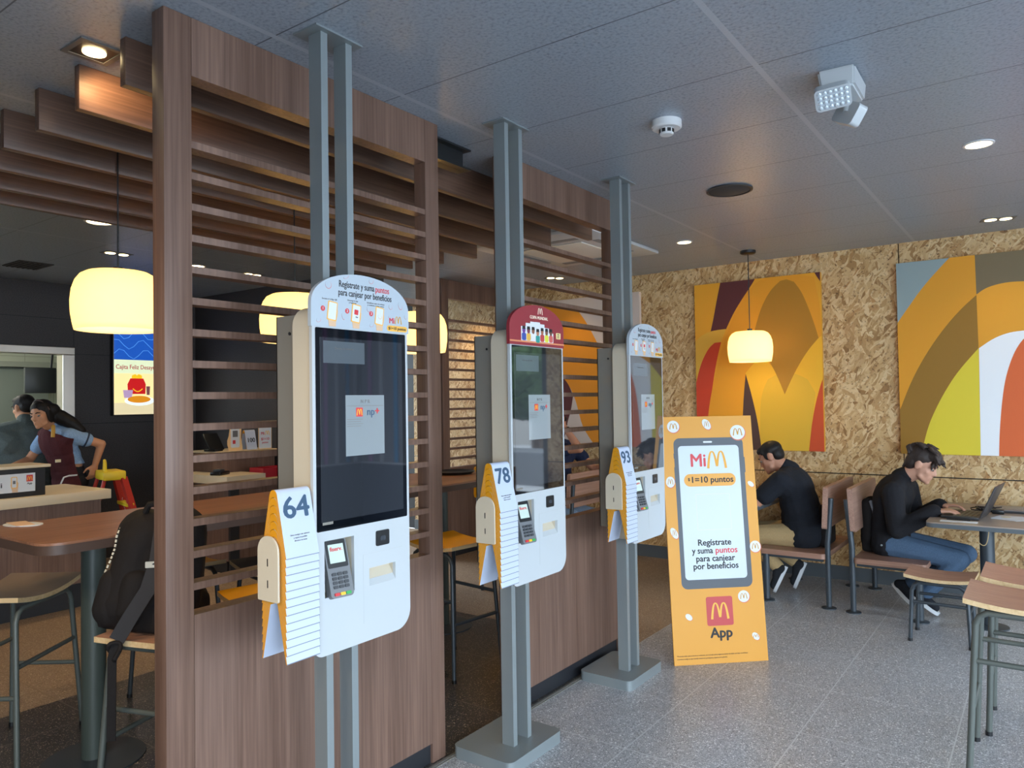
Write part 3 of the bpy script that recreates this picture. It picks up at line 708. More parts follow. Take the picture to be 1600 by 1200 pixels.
def topper_red(t):
    p = [(-.205, 1.733), (.205, 1.733)] + [(.205*math.cos(a), 1.80 + .106*math.sin(a)**.9) for a in [PI*i/24 for i in range(25)]]
    s = obj('topper_sign', prism(B(), p, FX(XF), -.012, .003), M('topper_maroon', '8e2f38', .45), t)
    F_ = FX(XF + .003); e = .0006
    bm = B(); arches(bm, .02, 1.868, .036, .028, F_, -.0002, e); obj('arches_emblem', bm, M('cream_print', 'ecdcc6', .6), s)
    text('COPA MUNDIAL', .0185, M('cream_print', 'ecdcc6', .6), s, (V((XF+.0034, .01, 1.853)), YR, ZU), .02)
    cols = [('3a4f9a', '6a3a8a'), ('d8a848', '7a3a4a'), ('d9d9e6', '8a5a46'), ('2f8f86', 'b0785c'), ('b8413e', 'a0664c'), ('d8d040', '7a5040'), ('c9605a', '6a4638')]
    bm = B(); mats = [PAPER, INK]
    for i, (a, b) in enumerate(cols):
        y = -.105 + .034*i; top = 1.835 - .0009*(i-2.6)**2*4; bot = 1.752 if i not in (3,) else 1.746
        mats += [M('print_'+a, a, .6), M('print_'+b, b, .6)]
        prism(bm, rrect(y-.019, y+.019, bot, top, .002, 2), F_, -.0002, e+.0001*i, 0)
        o = e+.0012
        prism(bm, rrect(y-.015, y+.015, bot+.001, bot+.032, .008, 3), F_, -.0002, o, 2+2*i)
        prism(bm, disc(y, bot+.044, .0105, .014), F_, -.0002, o+.0001, 3+2*i)
        prism(bm, [(y-.0115, bot+.047), (y+.0115, bot+.047), (y+.009, bot+.06), (y-.009, bot+.06)], F_, -.0002, o+.0002, 1)
    obj('player_cards', bm, mats, s)
    bm = B(); prism(bm, [(-.205, 1.745), (.205, 1.745), (.205, 1.7515), (-.205, 1.7515)], F_, -.0002, e+.0008); obj('copper_band', bm, M('copper_print', 'd98a62', .4), s)
    bm = B(); prism(bm, rrect(.143, .178, 1.772, 1.798, .002, 2), F_, -.0002, e); k = obj('yellow_note', bm, M('note_yellow', 'e8d394', .6), s)
    for q in range(3): text('BUSCA', .0062, INK, k, (V((XF+.004, .16, 1.792-.007*q)), YR, ZU), 0)
TXTLONG = 'Lleva contigo este número y espera tu pedido en la mesa'
def keypad(T, o, R_, U_, N_):
    """payment terminal: body, screen, keys; o = centre"""
    def loc(u, v, d): return V(o) + R_*u + U_*v + N_*d
    bm = B(); prism(bm, rrect(-.039, .039, -.088, .088, .012), loc, -.014, .012); bmesh.ops.bevel(bm, geom=[e for e in bm.edges if e.is_boundary], offset=.001)
    b = obj('card_terminal', bm, M('terminal_grey', '6b6e72', .4), T, True)
    bm = B(); prism(bm, rrect(-.034, .034, .0, .083, .004), loc, .011, .0135); obj('bezel', bm, BLACK, b)
    bm = B(); prism(bm, rrect(-.026, .026, .014, .07, .001), loc, .013, .0142); sc_ = obj('terminal_screen', bm, M('lcd_green_grey', 'b9c8c0', .2, emis='b9c8c0', es=.15), b)
    text('fiserv.', .018, REDP, sc_, (loc(0, .055, .0146), R_, U_), .02)
    for r in range(4):
        for c in range(3):
            bm = B(); prism(bm, rrect(-.027+c*.019, -.012+c*.019, -.024-r*.0125, -.0145-r*.0125, .003, 3), loc, .0115, .0155); obj('key', bm, M('key_dark', '34373c', .4), b)
    for c, (n, cc) in enumerate((('red', 'c22a30'), ('yellow', 'd8b020'), ('green', '2e9a4c'))):
        bm = B(); prism(bm, rrect(-.028+c*.0195, -.011+c*.0195, -.0825, -.0735, .003, 3), loc, .0115, .0158); obj(n+'_key', bm, M('key_'+n, cc, .4), b)
    return b
def kiosk(yc, label, red=False):
    t = thing('self_order_kiosk', label, 'kiosk', (0, yc, 0), 0, 'self-order kiosks')
    obj('base_plate', prism(B(), rrect(-2.095, -1.788, -.195, .195, .03), FZ(0), 0, .05), STEEL, t, True)
    obj('ceiling_plate', box(B(), -1.96, -1.845, -.1, .095, CZ-.006, CZ), STEEL, t)
    for y in (-.052, .052): obj('pole', box(B(), -1.925, -1.866, y-.0135, y+.0135, .048, CZ-.004), STEEL, t)
    bm = B()
    box(bm, -1.962, -1.865, -.172, -.169, .832, 1.776); box(bm, -1.962, -1.865, .169, .172, .832, 1.776); box(bm, -1.962, -1.958, -.172, .172, .832, 1.776)
    box(bm, -1.958, -1.865, -.169, .169, 1.773, 1.776); cv = obj('back_cover', bm, GREYM, t)
    bm = B()
    for z in (1.72, 1.1): cyl(bm, (-1.895, -.172, z), (-1.895, -.175, z), .005)
    obj('cover_screw', bm, BLACK, cv)
    sh = obj('rear_shell', prism(B(), rrect(-.188, .188, .765, 1.80, (.07, .07, .06, .06)), FX(-1.862), 0, .092), CREAM, t, True)
    fr = obj('front_panel', prism(B(), rrect(-.2, .2, .757, 1.80, (.03, .062, .05, .05), 8), FX(XF), -.0125, 0), FROSTW, t)
    cy0, cy1, cz0, cz1 = -.161, -.045, .926, 1.094
    wedge = lambda d: [box(B(), XF-d, XF+.05, cy0, cy1, cz0, cz1)]
    sl = lambda d: [prism(B(), [(.957, .0), (.982, .0), (.982, -.03), (.972, -.03), (.926, .0)][0:0] or [(XF+.01, .926), (XF+.01, .982), (XF-d, .982), (XF-d, .972), (XF-.0005, .926)], lambda u, v, q: (u, q, v), .017, .133)]
    cut(fr, wedge(.05) + sl(.03)); cut(sh, wedge(.055) + sl(.03))
    # screen
    gl = obj('display', prism(B(), rrect(-.189, .189, 1.124, 1.730, .004, 3), FX(XF), -.004, .0012), GLASSB, t)
    bm = B(); prism(bm, [(-.172, 1.15), (.172, 1.15), (.172, 1.702), (-.172, 1.702)], FX(XF+.0012), -.0001, .0003)
    lcd = obj('lit_area', bm, LCD, gl)
    bm = B(); prism(bm, [(-.075, 1.34), (.088, 1.34), (.088, 1.528), (-.075, 1.528)], FX(XF+.0014), 0, .0004); nt_ = obj('notice_window', bm, LCDW, lcd)
    text('N P R', .016, INKG, nt_, (V((XF+.0022, .006, 1.508)), YR, ZU), .01)
    bm = B(); prism(bm, [(-.071, 1.494), (.084, 1.494), (.084, 1.4955), (-.071, 1.4955)], FX(XF+.0018), 0, .0003)
    for q in range(4): prism(bm, [(-.07, 1.452-.007*q), (-.005-.008*(q % 2), 1.452-.007*q), (-.005-.008*(q % 2), 1.4535-.007*q), (-.07, 1.4535-.007*q)], FX(XF+.0018), 0, .0003)
    obj('printed_lines', bm, INKG, nt_)
    bm = B(); prism(bm, rrect(-.033, -.005, 1.461, 1.489, .002, 2), FX(XF+.0018), 0, .0003); k = obj('red_tile', bm, REDP, nt_)
    bm = B(); arches(bm, -.019, 1.465, .022, .02, FX(XF+.0021), 0, .0003); obj('arches_emblem', bm, GOLD, k)
    text('np', .034, NAVY, nt_, (V((XF+.0022, .029, 1.475)), YR, ZU), .012)
    text('+', .034, REDP, nt_, (V((XF+.0022, .057, 1.476)), YR, ZU), .025)
    bm = B(); prism(bm, [(-.16, 1.625), (.005, 1.625), (.005, 1.692), (-.16, 1.692)], FX(XF+.0014), 0, .0003); k = obj('caption_window', bm, LCDG, lcd)
    text('Disculpe las molestias', .0085, INKG, k, (V((XF+.002, -.078, 1.67)), YR, ZU), 0)
    bm = B(); prism(bm, [(-.168, 1.142), (-.128, 1.142), (-.128, 1.15), (-.168, 1.15)], FX(XF+.0014), 0, .0003); obj('corner_label', bm, GREYM, gl)
    # payment pocket, scanner, printer
    R_, U_ = V((.17, .985, 0)).normalized(), V((-.28, .10, .95)).normalized(); U_ = (U_ - R_*U_.dot(R_)).normalized(); N_ = R_.cross(U_)
    keypad(t, (XF-.010, -.107, 1.005), R_, U_, N_)
    bm = B()
    for z in (1.055, 1.0): cyl(bm, (XF-.054, -.058, z), (XF-.050, -.058, z), .004)
    obj('pocket_screw', bm, STEEL, t)
    s = obj('code_scanner', prism(B(), rrect(.046, .103, 1.046, 1.094, .006), FX(XF), -.002, .004), BLACK, t, True)
    obj('scanner_window', prism(B(), rrect(.063, .086, 1.062, 1.076, .003), FX(XF), .004, .0046), M('scanner_glass', '3a3f46', .1), s)
    bm = B(); box(bm, XF-.0005, XF+.0004, -.0085, -.0065, .814, 1.028); box(bm, XF-.0005, XF+.0004, -.0085, .165, 1.0265, 1.0285)
    obj('door_seam', bm, M('seam_grey', 'b4b9bb', .6), t)
    (topper_red if red else topper_white)(t)
    # bracket that carries the numbered tents
    br = obj('tent_bracket', prism(B(), rrect(-1.836, -1.745, .952, 1.134, (.004, .004, .045, .045)), FNY(-.329), 0, .006), CREAM, t, True)
    bm = B()
    for z in (1.0, 1.06): prism(bm, rrect(-1.7925, -1.7885, z-.011, z+.011, .0015, 2), FNY(-.335), 0, .0006)
    obj('bracket_slot', bm, BLACK, br)
    bm = B(); cyl(bm, (-1.78, -.33, .9595), (-1.78, -.185, .9595), .0075); cyl(bm, (-1.78, -.20, .9595), (-1.80, -.18, .9595), .0075)
    obj('bracket_arm', bm, STEEL, br)
    return t
LCD = M('lcd_idle_grey', '22262c', .03, emis='50565e', es=.15, spec=1, coat=1)
LCDW = M('lcd_notice', '707a80', .06, emis='a9b4ba', es=.34, coat=.6)
LCDG = M('lcd_caption', '485058', .06, emis='7f8c92', es=.2, coat=.6)
KY = (1.63, 2.62, 3.668)
kiosk(KY[0], 'white self-order kiosk nearest, white round-topped sign, tent 64 beside it')
kiosk(KY[1], 'white self-order kiosk in the middle, with the maroon player-card sign on top', True)
kiosk(KY[2], 'white self-order kiosk farthest away, beside the yellow app board, tent 93')
# numbered tents, nested on the brackets
TR, TS = .017, .056
def leaf_x(z):
    z0, x0 = TR*math.sin(.22)-TR, TR*math.cos(.22); return x0 + (TS-x0)*(z-z0)/(-.19-z0)
def tent_mesh():
    """A-shaped card: pale outer leaves, amber inside and edges"""
    r, h, s, dn = TR, .19, TS, .0205
    o = [(-s, -h+r)] + [(r*math.cos(a), r*math.sin(a)) for a in [PI - .22 - (PI-.44)*i/8 for i in range(9)]] + [(s-.0005, -h+r+.0022), (s, -h+r)]
    i_ = [(x, z-dn) for x, z in o]; i_[0] = (-s+.0047, -h+r); i_[-1] = (s-.0047, -h+r); i_[-2] = (s-.0052, -h+r+.0022); n = len(o); bm = B(); L = []
    for y in (-.0575, .0575): L.append(([bm.verts.new((x, y, z-r)) for x, z in o], [bm.verts.new((x, y, z-r)) for x, z in i_]))
    (o0, i0), (o1, i1) = L
    for k in range(n-1):
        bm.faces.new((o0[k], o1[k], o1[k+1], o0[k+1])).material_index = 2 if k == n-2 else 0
        bm.faces.new((i0[k], i0[k+1], i1[k+1], i1[k])).material_index = 0 if k in (0, n-2, n-3) else 1
        bm.faces.new((o0[k], o0[k+1], i0[k+1], i0[k])).material_index = 1; bm.faces.new((o1[k], i1[k], i1[k+1], o1[k+1])).material_index = 1
    for k in (0, n-1): bm.faces.new((o0[k], i0[k], i1[k], o1[k])).material_index = 1
    return bm
proto = None
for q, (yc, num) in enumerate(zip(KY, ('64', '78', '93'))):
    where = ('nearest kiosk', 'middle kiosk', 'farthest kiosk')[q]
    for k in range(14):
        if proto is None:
            proto = obj('table_tent', tent_mesh(), [TENTW, TENTY, M('card_edge_shadow', '6f7a90', .6)], None, True); o = proto  # last material paints the shadow line along each card's front foot
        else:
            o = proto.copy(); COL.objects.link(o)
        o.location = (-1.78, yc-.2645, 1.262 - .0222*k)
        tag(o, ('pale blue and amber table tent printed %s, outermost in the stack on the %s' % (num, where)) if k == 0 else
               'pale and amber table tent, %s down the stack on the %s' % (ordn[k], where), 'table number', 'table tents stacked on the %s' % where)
        if k == 0:
            up = V((leaf_x(-.05)-leaf_x(-.15), 0, .1)).normalized(); rt = YR
            nn = rt.cross(up)
            text(num, .085, NAVY, o, (V((leaf_x(-.055), 0, -.055)) + nn*.0008, rt, up), .024, fit=.087, name='number_print')
            for j, s in enumerate(('Lleva contigo este número', 'y espera tu pedido', 'directo a tu mesa')):
                text(s, .0062, INKG, o, (V((leaf_x(-.128-.008*j), 0, -.128-.008*j)) + nn*.0008, rt, up), 0, name='small_print')

# ------------------------------------------------------------------ yellow app board
bw, bh = .556, 1.405
pb = thing('advert_board', 'yellow standing app board with a large phone picture', 'advertising board', (-1.754, 3.944, 0), math.radians(42.9), None, -math.radians(6.5))
pb.rotation_mode = 'XYZ'
obj('panel', box(B(), 0, bw, 0, .01, 0, bh, .001), M('board_yellow', 'd0912a', .5), pb)
bm = B(); rs = Matrix.Translation((bw/2, .01, 1.0)) @ Matrix.Rotation(math.radians(21), 4, 'X')
box(bm, -.12, .12, 0, .006, -1.1, 0, rot=rs); bmesh.ops.bisect_plane(bm, geom=bm.verts[:]+bm.edges[:]+bm.faces[:], plane_co=(0, 0, .045), plane_no=(0, .114, 1), clear_inner=True)
obj('easel_strut', bm, M('cardboard', 'b08d62', .8), pb)
def bp(x, y):
    t = (y-62)/1113; xl = 57+65*t; wd = 418+11*t
    return ((x-xl)/wd*bw, (1-(y-62+ (x-xl)/wd*18)/1113)*bh if False else (1-t)*bh)
FB = FNY(0); XR = V((1, 0, 0))
phone = obj('phone_frame', prism(B(), rrect(.069, .494, .415, 1.278, .036), FB, 0, .0006), M('print_slate', '4a5058', .5), pb)
bm = B()
for z0, z1, x in ((1.02, 1.11, .066), (1.16, 1.19, .066), (1.07, 1.16, .4935)): prism(bm, rrect(x, x+.0055, z0, z1, .002, 2), FB, 0, .0007)
obj('phone_button', bm, M('print_slate', '4a5058', .5), phone)
ps = obj('phone_screen', prism(B(), rrect(.094, .465, .466, 1.232, .022), FB, .0005, .001), M('print_pale_blue', 'c3cdd5', .5), phone)
obj('phone_speaker', prism(B(), rrect(.25, .305, 1.248, 1.258, .005), FB, .0006, .001), PAPER, phone)
text('Mi', .105, REDP, pb, (V((.212, -.0012, 1.143)), XR, ZU), .024, fit=.088)
bm = B(); arches(bm, .326, 1.098, .118, .102, FB, .001, .0014); obj('arches_emblem', bm, M('arch_gold', 'd99a1c', .5), pb)
pl = obj('points_pill', prism(B(), rrect(.12, .435, .995, 1.068, .036), FB, .001, .0014), M('pill_amber', 'd99a38', .5), pb)
text('$', .024, INK, pl, (V((.15, -.0016, 1.036)), XR, ZU), .03); text('1=10 puntos', .05, INK, pl, (V((.29, -.0016, 1.032)), XR, ZU), .026, fit=.25)
bm = B()
for a, b, c, d in ((.185, .39, .745, .7465), (.185, .39, .9485, .95), (.185, .1865, .745, .95), (.3885, .39, .745, .95)): prism(bm, [(a, c), (b, c), (b, d), (a, d)], FB, .001, .0012)
obj('code_card_outline', bm, M('outline_beige', 'd9cdb6', .6), pb)
for s, z, c, wd in (('Regístrate', .672, INK, .198), ('para canjear', .582, INK, .232), ('por beneficios', .539, INK, .268)):
    text(s, .049, c, pb, (V((.28, -.0012, z)), XR, ZU), .026, fit=wd)
text('y suma', .049, INK, pb, (V((.205, -.0012, .627)), XR, ZU), .026, fit=.124); text('puntos', .049, REDP, pb, (V((.349, -.0012, .627)), XR, ZU), .026, fit=.13)
ic = obj('app_icon', prism(B(), rrect(.207, .364, .207, .368, .012), FB, 0, .0006), M('icon_red', 'b43a3a', .5), pb)
bm = B(); arches(bm, .2855, .243, .105, .092, FB, .0006, .001); obj('arches_emblem', bm, M('arch_pale_gold', 'dba93a', .5), ic)
text('App', .078, INK, pb, (V((.288, -.0008, .166)), XR, ZU), .034, fit=.128)
for j, s in enumerate(('*Promoción válida sujeta a términos y condiciones, para acumular puntos registra tu número de celular en la App o en el kiosco', 'o muestra tu código en caja. Consulta restaurantes participantes y vigencia en la aplicación.')):
    text(s, .0098, INK, pb, (V((.018, -.0006, .05-.016*j)), XR, ZU), .0, 'LEFT', sx=.82)
for x, y, rx, ry, rot in ((115, 108, 28, 28, 0), (268, 100, 17, 27, .6), (412, 140, 35, 34, 0), (103, 363, 20, 25, 0), (474, 382, 16, 10, -.7), (121, 595, 14, 27, .5), (493, 668, 25, 26, 0), (438, 888, 26, 26, 0), (187, 968, 17, 12, -.7), (493, 1066, 19, 13, -.8)):
    u, v = bp(x, y); a, b = rx/425*bw, ry/1113*bh
    bm = B(); prism(bm, disc(u+a*.06, v-b*.08, a*1.07, b*1.07, 28, rot), FB, 0, .0006 if x != 412 else .0015, 0); prism(bm, disc(u, v, a, b, 28, rot), FB, 0, .0009 if x != 412 else .0018, 1)
    if min(rx, ry) > 12: arches(bm, u, v-b*.45, a*1.25, b*1.0, FB, 0, .0013 if x != 412 else .0022, 2)
    obj('coin_picture', bm, [M('coin_rim', 'c96a4a', .6), PAPER, M('coin_arch', 'b98a2c', .6)], pb)
# ------------------------------------------------------------------ stools
def saddle(bm, wx, wy, z, th, dip, mi_edge=1):
    """curved plywood seat: wx along the curve, wy across"""
    n = 12; top, bot = [], []
    for i in range(n+1):
        u = -1 + 2*i/n; zz = z + dip*(u*u) ; x = u*wx/2
        top.append((x, zz)); bot.append((x, zz-th))
    pr = top + bot[::-1]
    n0 = None
    A = [bm.verts.new((x, -wy/2, zz)) for x, zz in pr]; C = [bm.verts.new((x, wy/2, zz)) for x, zz in pr]
    f = bm.faces.new(A); f.material_index = mi_edge; f = bm.faces.new(C[::-1]); f.material_index = mi_edge
    m_ = len(pr)
    for i in range(m_):
        f = bm.faces.new((A[i], C[i], C[(i+1) % m_], A[(i+1) % m_]))
        f.material_index = mi_edge if i in (n, m_-1) else 0
    return bm
def stool(label, loc, rz, z, wx=.42, wy=.36, seatm=None, legm=None, name='bar_stool', splay=.045, bars=(.3, .42), group='curved-seat bar stools', dip=.022, cat='stool', r=.0115):
    t = thing(name, label, cat, (*loc, 0), rz, group); legm = legm or LEGG
    obj('seat', saddle(B(), wx, wy, z, .02, dip), [seatm or SEATW, PLY], t, True)
    hx, hy = wx/2-.045, wy/2-.035; zt = z-.034
    for sy in (-1, 1):                                   # hoop under each long edge: leg, bend, rail, bend, leg
        k = []
        for sx in (-1, 1):
            ft = V((sx*(hx+splay), sy*(hy+splay*.7), 0)); tp = V((sx*(hx+.006), sy*hy, zt-.05))
            path = [ft, ft.lerp(tp, .5), tp, V((sx*(hx-.008), sy*hy, zt-.018)), V((sx*(hx-.035), sy*hy, zt)), V((0 + sx*.0005, sy*hy, zt))]
            lg = obj('leg', tube(B(), path, r, 10), legm, t, True)
            obj('foot_cap', cyl(B(), ft + V((0, 0, -.0)), ft + V((0, 0, .018)), r+.002, n=10), BLACK, lg, True)
    def at(sx, sy, zz):
        ft = V((sx*(hx+splay), sy*(hy+splay*.7), 0)); tp = V((sx*(hx+.006), sy*hy, zt-.05)); return ft.lerp(tp, zz/tp.z)
    for sy in (-1, 1): obj('stretcher', cyl(B(), at(-1, sy, bars[1]), at(1, sy, bars[1]), r*.85, n=10), legm, t, True)
    for sx in (-1, 1): obj('stretcher', cyl(B(), at(sx, -1, bars[0]), at(sx, 1, bars[0]), r*.85, n=10), legm, t, True)
    for sx in (-.25, .25): obj('seat_rail', box(B(), sx*wx-.012, sx*wx+.012, -hy, hy, z+dip*.25-.026, z+dip*.25-.0195), legm, t)
    return t
YSEAT = M('amber_seat', 'e8a615', .4); GSEAT = M('grey_brown_seat', '7b6a5e', .45)
stool('wooden saddle stool at far left, tucked under the end of the high table', (-3.765, 1.40), -.93, .69, .48, .34, GSEAT, LEGG, dip=.03)
stool('bar stool carrying the black backpack, beside the nearest post', (-2.66, 1.54), .325, .675, .44, .36, SEATW, LEGG, dip=.004)
stool('amber bar stool visible between the two near slatted screens', (-2.80, 3.27), -.12, .70, .40, .38, YSEAT, LEGD)
stool('grey brown stool seen between slats, left of tent stack 64', (-3.20, 2.38), -.2, .69, .40, .34, GSEAT, LEGD)
stool('amber stool behind the lowest gap of the nearest screen, close to the slats', (-2.72, 1.99), -.15, .685, .36, .32, YSEAT, LEGD)
stool('amber stool seen through the slats just right of the nearest post', (-3.69, 2.12), -.15, .69, .40, .34, YSEAT, LEGD)
t = thing('high_chair', 'amber chair back rising behind the high table beyond the middle gap', 'chair', (-3.75, 4.87, 0), 0)
obj('backrest', box(B(), -.015, .01, -.2, .2, .73, .985, .03), YSEAT, t, True); obj('seat', box(B(), 0.0, .36, -.19, .19, .585, .605, .008), YSEAT, t, True)
for sx in (.03, .33):
    for sy in (-.17, .17): obj('leg', cyl(B(), (sx, sy, 0), (sx, sy, .586), .012, n=10), LEGD, t, True)
for sy in (-.17, .17): obj('back_post', cyl(B(), (-.005, sy, .6), (-.005, sy, .78), .011, n=10), LEGD, t, True)
stool('tall wooden saddle stool in the right foreground', (-.085, 3.63), .0, .675, .44, .38, SEATW, LEGG, splay=.04, bars=(.25, .45), r=.0125)
stool('tall wooden saddle stool right behind the foreground stool at frame edge', (-.055, 4.07), .0, .675, .44, .36, SEATW, LEGG, splay=.03, bars=(.25, .45), r=.0125)
stool('low wooden saddle stool in front of the young man with laptop', (-.575, 5.27), -.02, .392, .37, .30, SEATW, LEGD, 'low_stool', .02, (.2, .24), None, .018)

# ------------------------------------------------------------------ seat benches and low tables
def bench(label, x_seat0, x_seat1, x_back, y0, y1, lean, nlegs=2):
    """plywood seat and back plank on round floor-fixed posts"""
    t = thing('bench_seat', label, 'bench', ((x_seat0+x_seat1)/2, (y0+y1)/2, 0), 0, 'wooden bench seats'); ox, oy = (x_seat0+x_seat1)/2, (y0+y1)/2
    def L(x, y, z): return (x-ox, y-oy, z)
    bm = B(); prism(bm, rrect(x_seat0-ox, x_seat1-ox, y0-oy, y1-oy, .035), FZ(.345), 0, .037); obj('seat', bm, BENCHX, t, True)
    s = 1 if x_back > ox else -1
    a = .10*s
    bm = B(); prism(bm, rrect(y0-oy, y1-oy, .56, .86, .02), lambda u, v, d: (x_back-ox + a*(v-.5)*.55 + d*s, u, v), -.035, 0.0); obj('backrest', bm, BENCHY, t, True)
    for y in (y0+.03, y1-.04):
        p = obj('rear_post', tube(B(), [L(x_back+.012*s-a*.12, y, .0), L(x_back+.012*s-a*.12, y, .45), L(x_back + .014*s + a*.16, y, .78)], .019, 12), LEGD, t, True)
        obj('floor_flange', lathe(B(), [(0, 0), (.05, 0), (.05, .006), (.022, .012), (0, .012)], L(x_back+.012*s-a*.12, y, 0)), LEGD, p, True)
        xf = x_seat0+.05 if s > 0 else x_seat1-.05
        p = obj('front_post', cyl(B(), L(xf, y+.0, 0), L(xf, y, .345), .023), LEGD, t, True)
        obj('floor_flange', lathe(B(), [(0, 0), (.055, 0), (.055, .006), (.026, .012), (0, .012)], L(xf, y, 0)), LEGD, p, True)
    for a in (y0-oy+.018, y1-oy-.05): obj('seat_rail', box(B(), x_seat0-ox+.02, x_seat1-ox-.02, a, a+.024, .325, .345), LEGD, t)
    return t
bench('wooden bench seat under the man in the black polo shirt', -1.80, -1.325, -1.315, 5.59, 6.42, .1)
bench('wooden bench seat under the young man with laptop', -1.14, -.69, -1.15, 5.57, 6.42, .1)
bench('wooden bench behind the middle screen, under the person with wristwatch', -3.95, -3.45, -3.42, 5.55, 6.42, .1)
def low_table(label, x0, x1, y0, y1, z, ped, mt, edge):
    cx, cy = (x0+x1)/2, (y0+y1)/2
    t = thing('low_table', label, 'table', (cx, cy, 0), 0, 'low pedestal tables')
    bm = B(); prism(bm, rrect(x0-cx, x1-cx, y0-cy, y1-cy, .05), FZ(z-.032), .002, .032); tp = obj('tabletop', bm, mt, t, True)
    bm = B(); prism(bm, rrect(x0-cx-.001, x1-cx+.001, y0-cy-.001, y1-cy+.001, .05), FZ(z-.034), 0, .026); obj('edge_band', bm, edge, tp, True)
    obj('pedestal', cyl(B(), (ped[0]-cx, ped[1]-cy, .01), (ped[0]-cx, ped[1]-cy, z-.034), .042), LEGD, t, True)
    obj('floor_plate', lathe(B(), [(0, 0), (.11, 0), (.11, .008), (.05, .016), (0, .016)], (ped[0]-cx, ped[1]-cy, 0)), LEGD, t, True)
    return t
TG = wood('greige_table_laminate', ('8b7b70', '9c8c80', 'aa9a8d'), 0, .32)
EDG = M('slate_edge', '545b60', .45)
TZ = .69
low_table('greige low table holding the laptops, in front of the young man', -.675, .30, 5.43, 6.5, TZ, (-.36, 5.72), TG, EDG)
low_table('low table of the man in the black polo, mostly behind the yellow board', -2.75, -1.80, 5.52, 6.5, TZ, (-2.2, 5.9), TG, EDG)
t = tag(obj('serving_tray', box(B(), -2.2, -1.83, 5.62, 5.9, TZ+.001, TZ+.02, .006), M('orange_tray', 'e06a2c', .4), None, True), 'orange serving tray on the table of the man in black polo', 'tray')
# laptop and clutter
LAPG = M('laptop_dark_grey', '3b3a3c', .4, .3)
t = thing('laptop', 'open dark laptop the young man is typing on', 'laptop', (-.475, 5.80, TZ), math.radians(-6))
obj('base', box(B(), -.12, .10, -.17, .17, .004, .020, .004), LAPG, t, True)
kb = obj('keyboard', box(B(), -.055, .085, -.155, .155, .0195, .0208), M('key_deck', '4c4743', .5), t)
bm = B()
for i in range(5):
    for j in range(12): box(bm, -.05+i*.026, -.05+i*.026+.022, -.15+j*.025, -.15+j*.025+.021, .0208, .0235)
obj('keys', bm, M('key_caps', '5c544d', .5), kb)
obj('trackpad', box(B(), -.112, -.062, -.045, .045, .0196, .0204), M('trackpad', '57524e', .35), t)
rl = Matrix.Translation((.102, 0, .016)) @ Matrix.Rotation(math.radians(24), 4, 'Y')
ld = obj('lid', box(B(), -.004, .004, -.17, .17, 0, .225, .002, rot=rl), LAPG, t, True)
obj('laptop_screen', box(B(), -.0048, -.0038, -.16, .16, .012, .215, rot=rl), M('laptop_lcd', '8d8576', .12, emis='d8c9a8', es=.25), ld)
t = thing('laptop', 'closed silver laptop lying behind the open one on the low table', 'laptop', (-.28, 6.2, TZ), .05)
obj('lid', box(B(), -.17, .17, -.12, .12, .012, .02, .004), M('silver_lid', '8f8f92', .35, .5), t, True); obj('base', box(B(), -.17, .17, -.12, .12, .0005, .0115, .004), LAPG, t, True)
obj('emblem', box(B(), -.06, -.01, -.02, .0, .0199, .0204), M('emblem_silver', 'c9c9cc', .3, .5), t)
t = thing('phone', 'dark phone lying beside the typing hands on the low table', 'phone', (-.55, 5.99, TZ), .3)
obj('body', box(B(), -.04, .04, -.075, .075, .0005, .009, .003), BLACK, t, True)
random.seed(4)
for k, (x, y) in enumerate(((-.42, 6.1), (-.37, 6.04))):
    pth = []
    for i in range(46):
        a = i*.62; rr = .035 + .02*math.sin(i*.9+k)
        pth.append((x + rr*1.5*math.cos(a) + .0015*i, y + rr*math.sin(a*1.07), TZ + .008 + .022*abs(math.sin(i*.37+k))))
    if not k: tag(obj('charger_cable', tube(B(), pth, .0042, 6), BLACK, None, True), 'tangled black charger cable behind the open laptop', 'cable')
t = tag(obj('charger_brick', box(B(), -.345, -.275, 6.0, 6.05, TZ+.001, TZ+.03, .006), BLACK, None, True), 'black charger brick near the tangled cable', 'charger')
pth = [(-.46+.14*math.sin(i/14*PI)*.2 + .12*i/14, 5.6, TZ-.04-.11*math.sin(i/14*PI)) for i in range(15)]
tag(obj('hanging_cable', tube(B(), pth, .003, 6), M('beige_cable', 'b29a70', .6), None, True), 'thin cable looping below the edge of the low table', 'cable')
tag(obj('paper_slip', box(B(), -.60, -.395, 5.50, 5.565, TZ+.0005, TZ+.002), PAPER, None), 'narrow white paper slip at the near edge of the laptop table', 'paper')
tag(obj('pen', cyl(B(), (-.57, 5.585, TZ+.006), (-.44, 5.595, TZ+.006), .005, n=8), BLACK, None, True), 'black pen lying between laptop and paper slip', 'pen')
bm = B(); prism(bm, [(-.34, 5.78), (-.2, 5.72), (-.13, 5.78), (-.17, 5.93), (-.3, 5.93)], FZ(TZ), .0005, .003); n_ = obj('napkin', bm, PAPER, None)
tag(n_, 'crumpled white receipt paper to the right of the laptop', 'paper')
bm = B(); ell(bm, (-.26, 5.86, TZ+.004), ((.03, .01, 0), (-.006, .02, 0), (0, 0, .003)), 10); obj('printed_patch', bm, M('patch_beige', 'c8b894', .6), n_)
t = thing('plastic_cup', 'clear plastic dessert cup tipped over on the laptop table', 'cup', (-.06, 5.78, TZ), .4)
CLEAR = M('clear_plastic', 'eef4f6', .08, trans=.0, alpha=.32)
bm = B(); lathe(bm, [(.05, 0), (.06, .05), (.066, .10), (.064, .10), (.058, .05), (.048, .003), (0, .003)]); bmesh.ops.transform(bm, matrix=Matrix.Translation((.05, 0, .062)) @ Matrix.Rotation(-PI/2-.05, 4, 'Y'), verts=bm.verts[:])
obj('cup', bm, CLEAR, t, True)
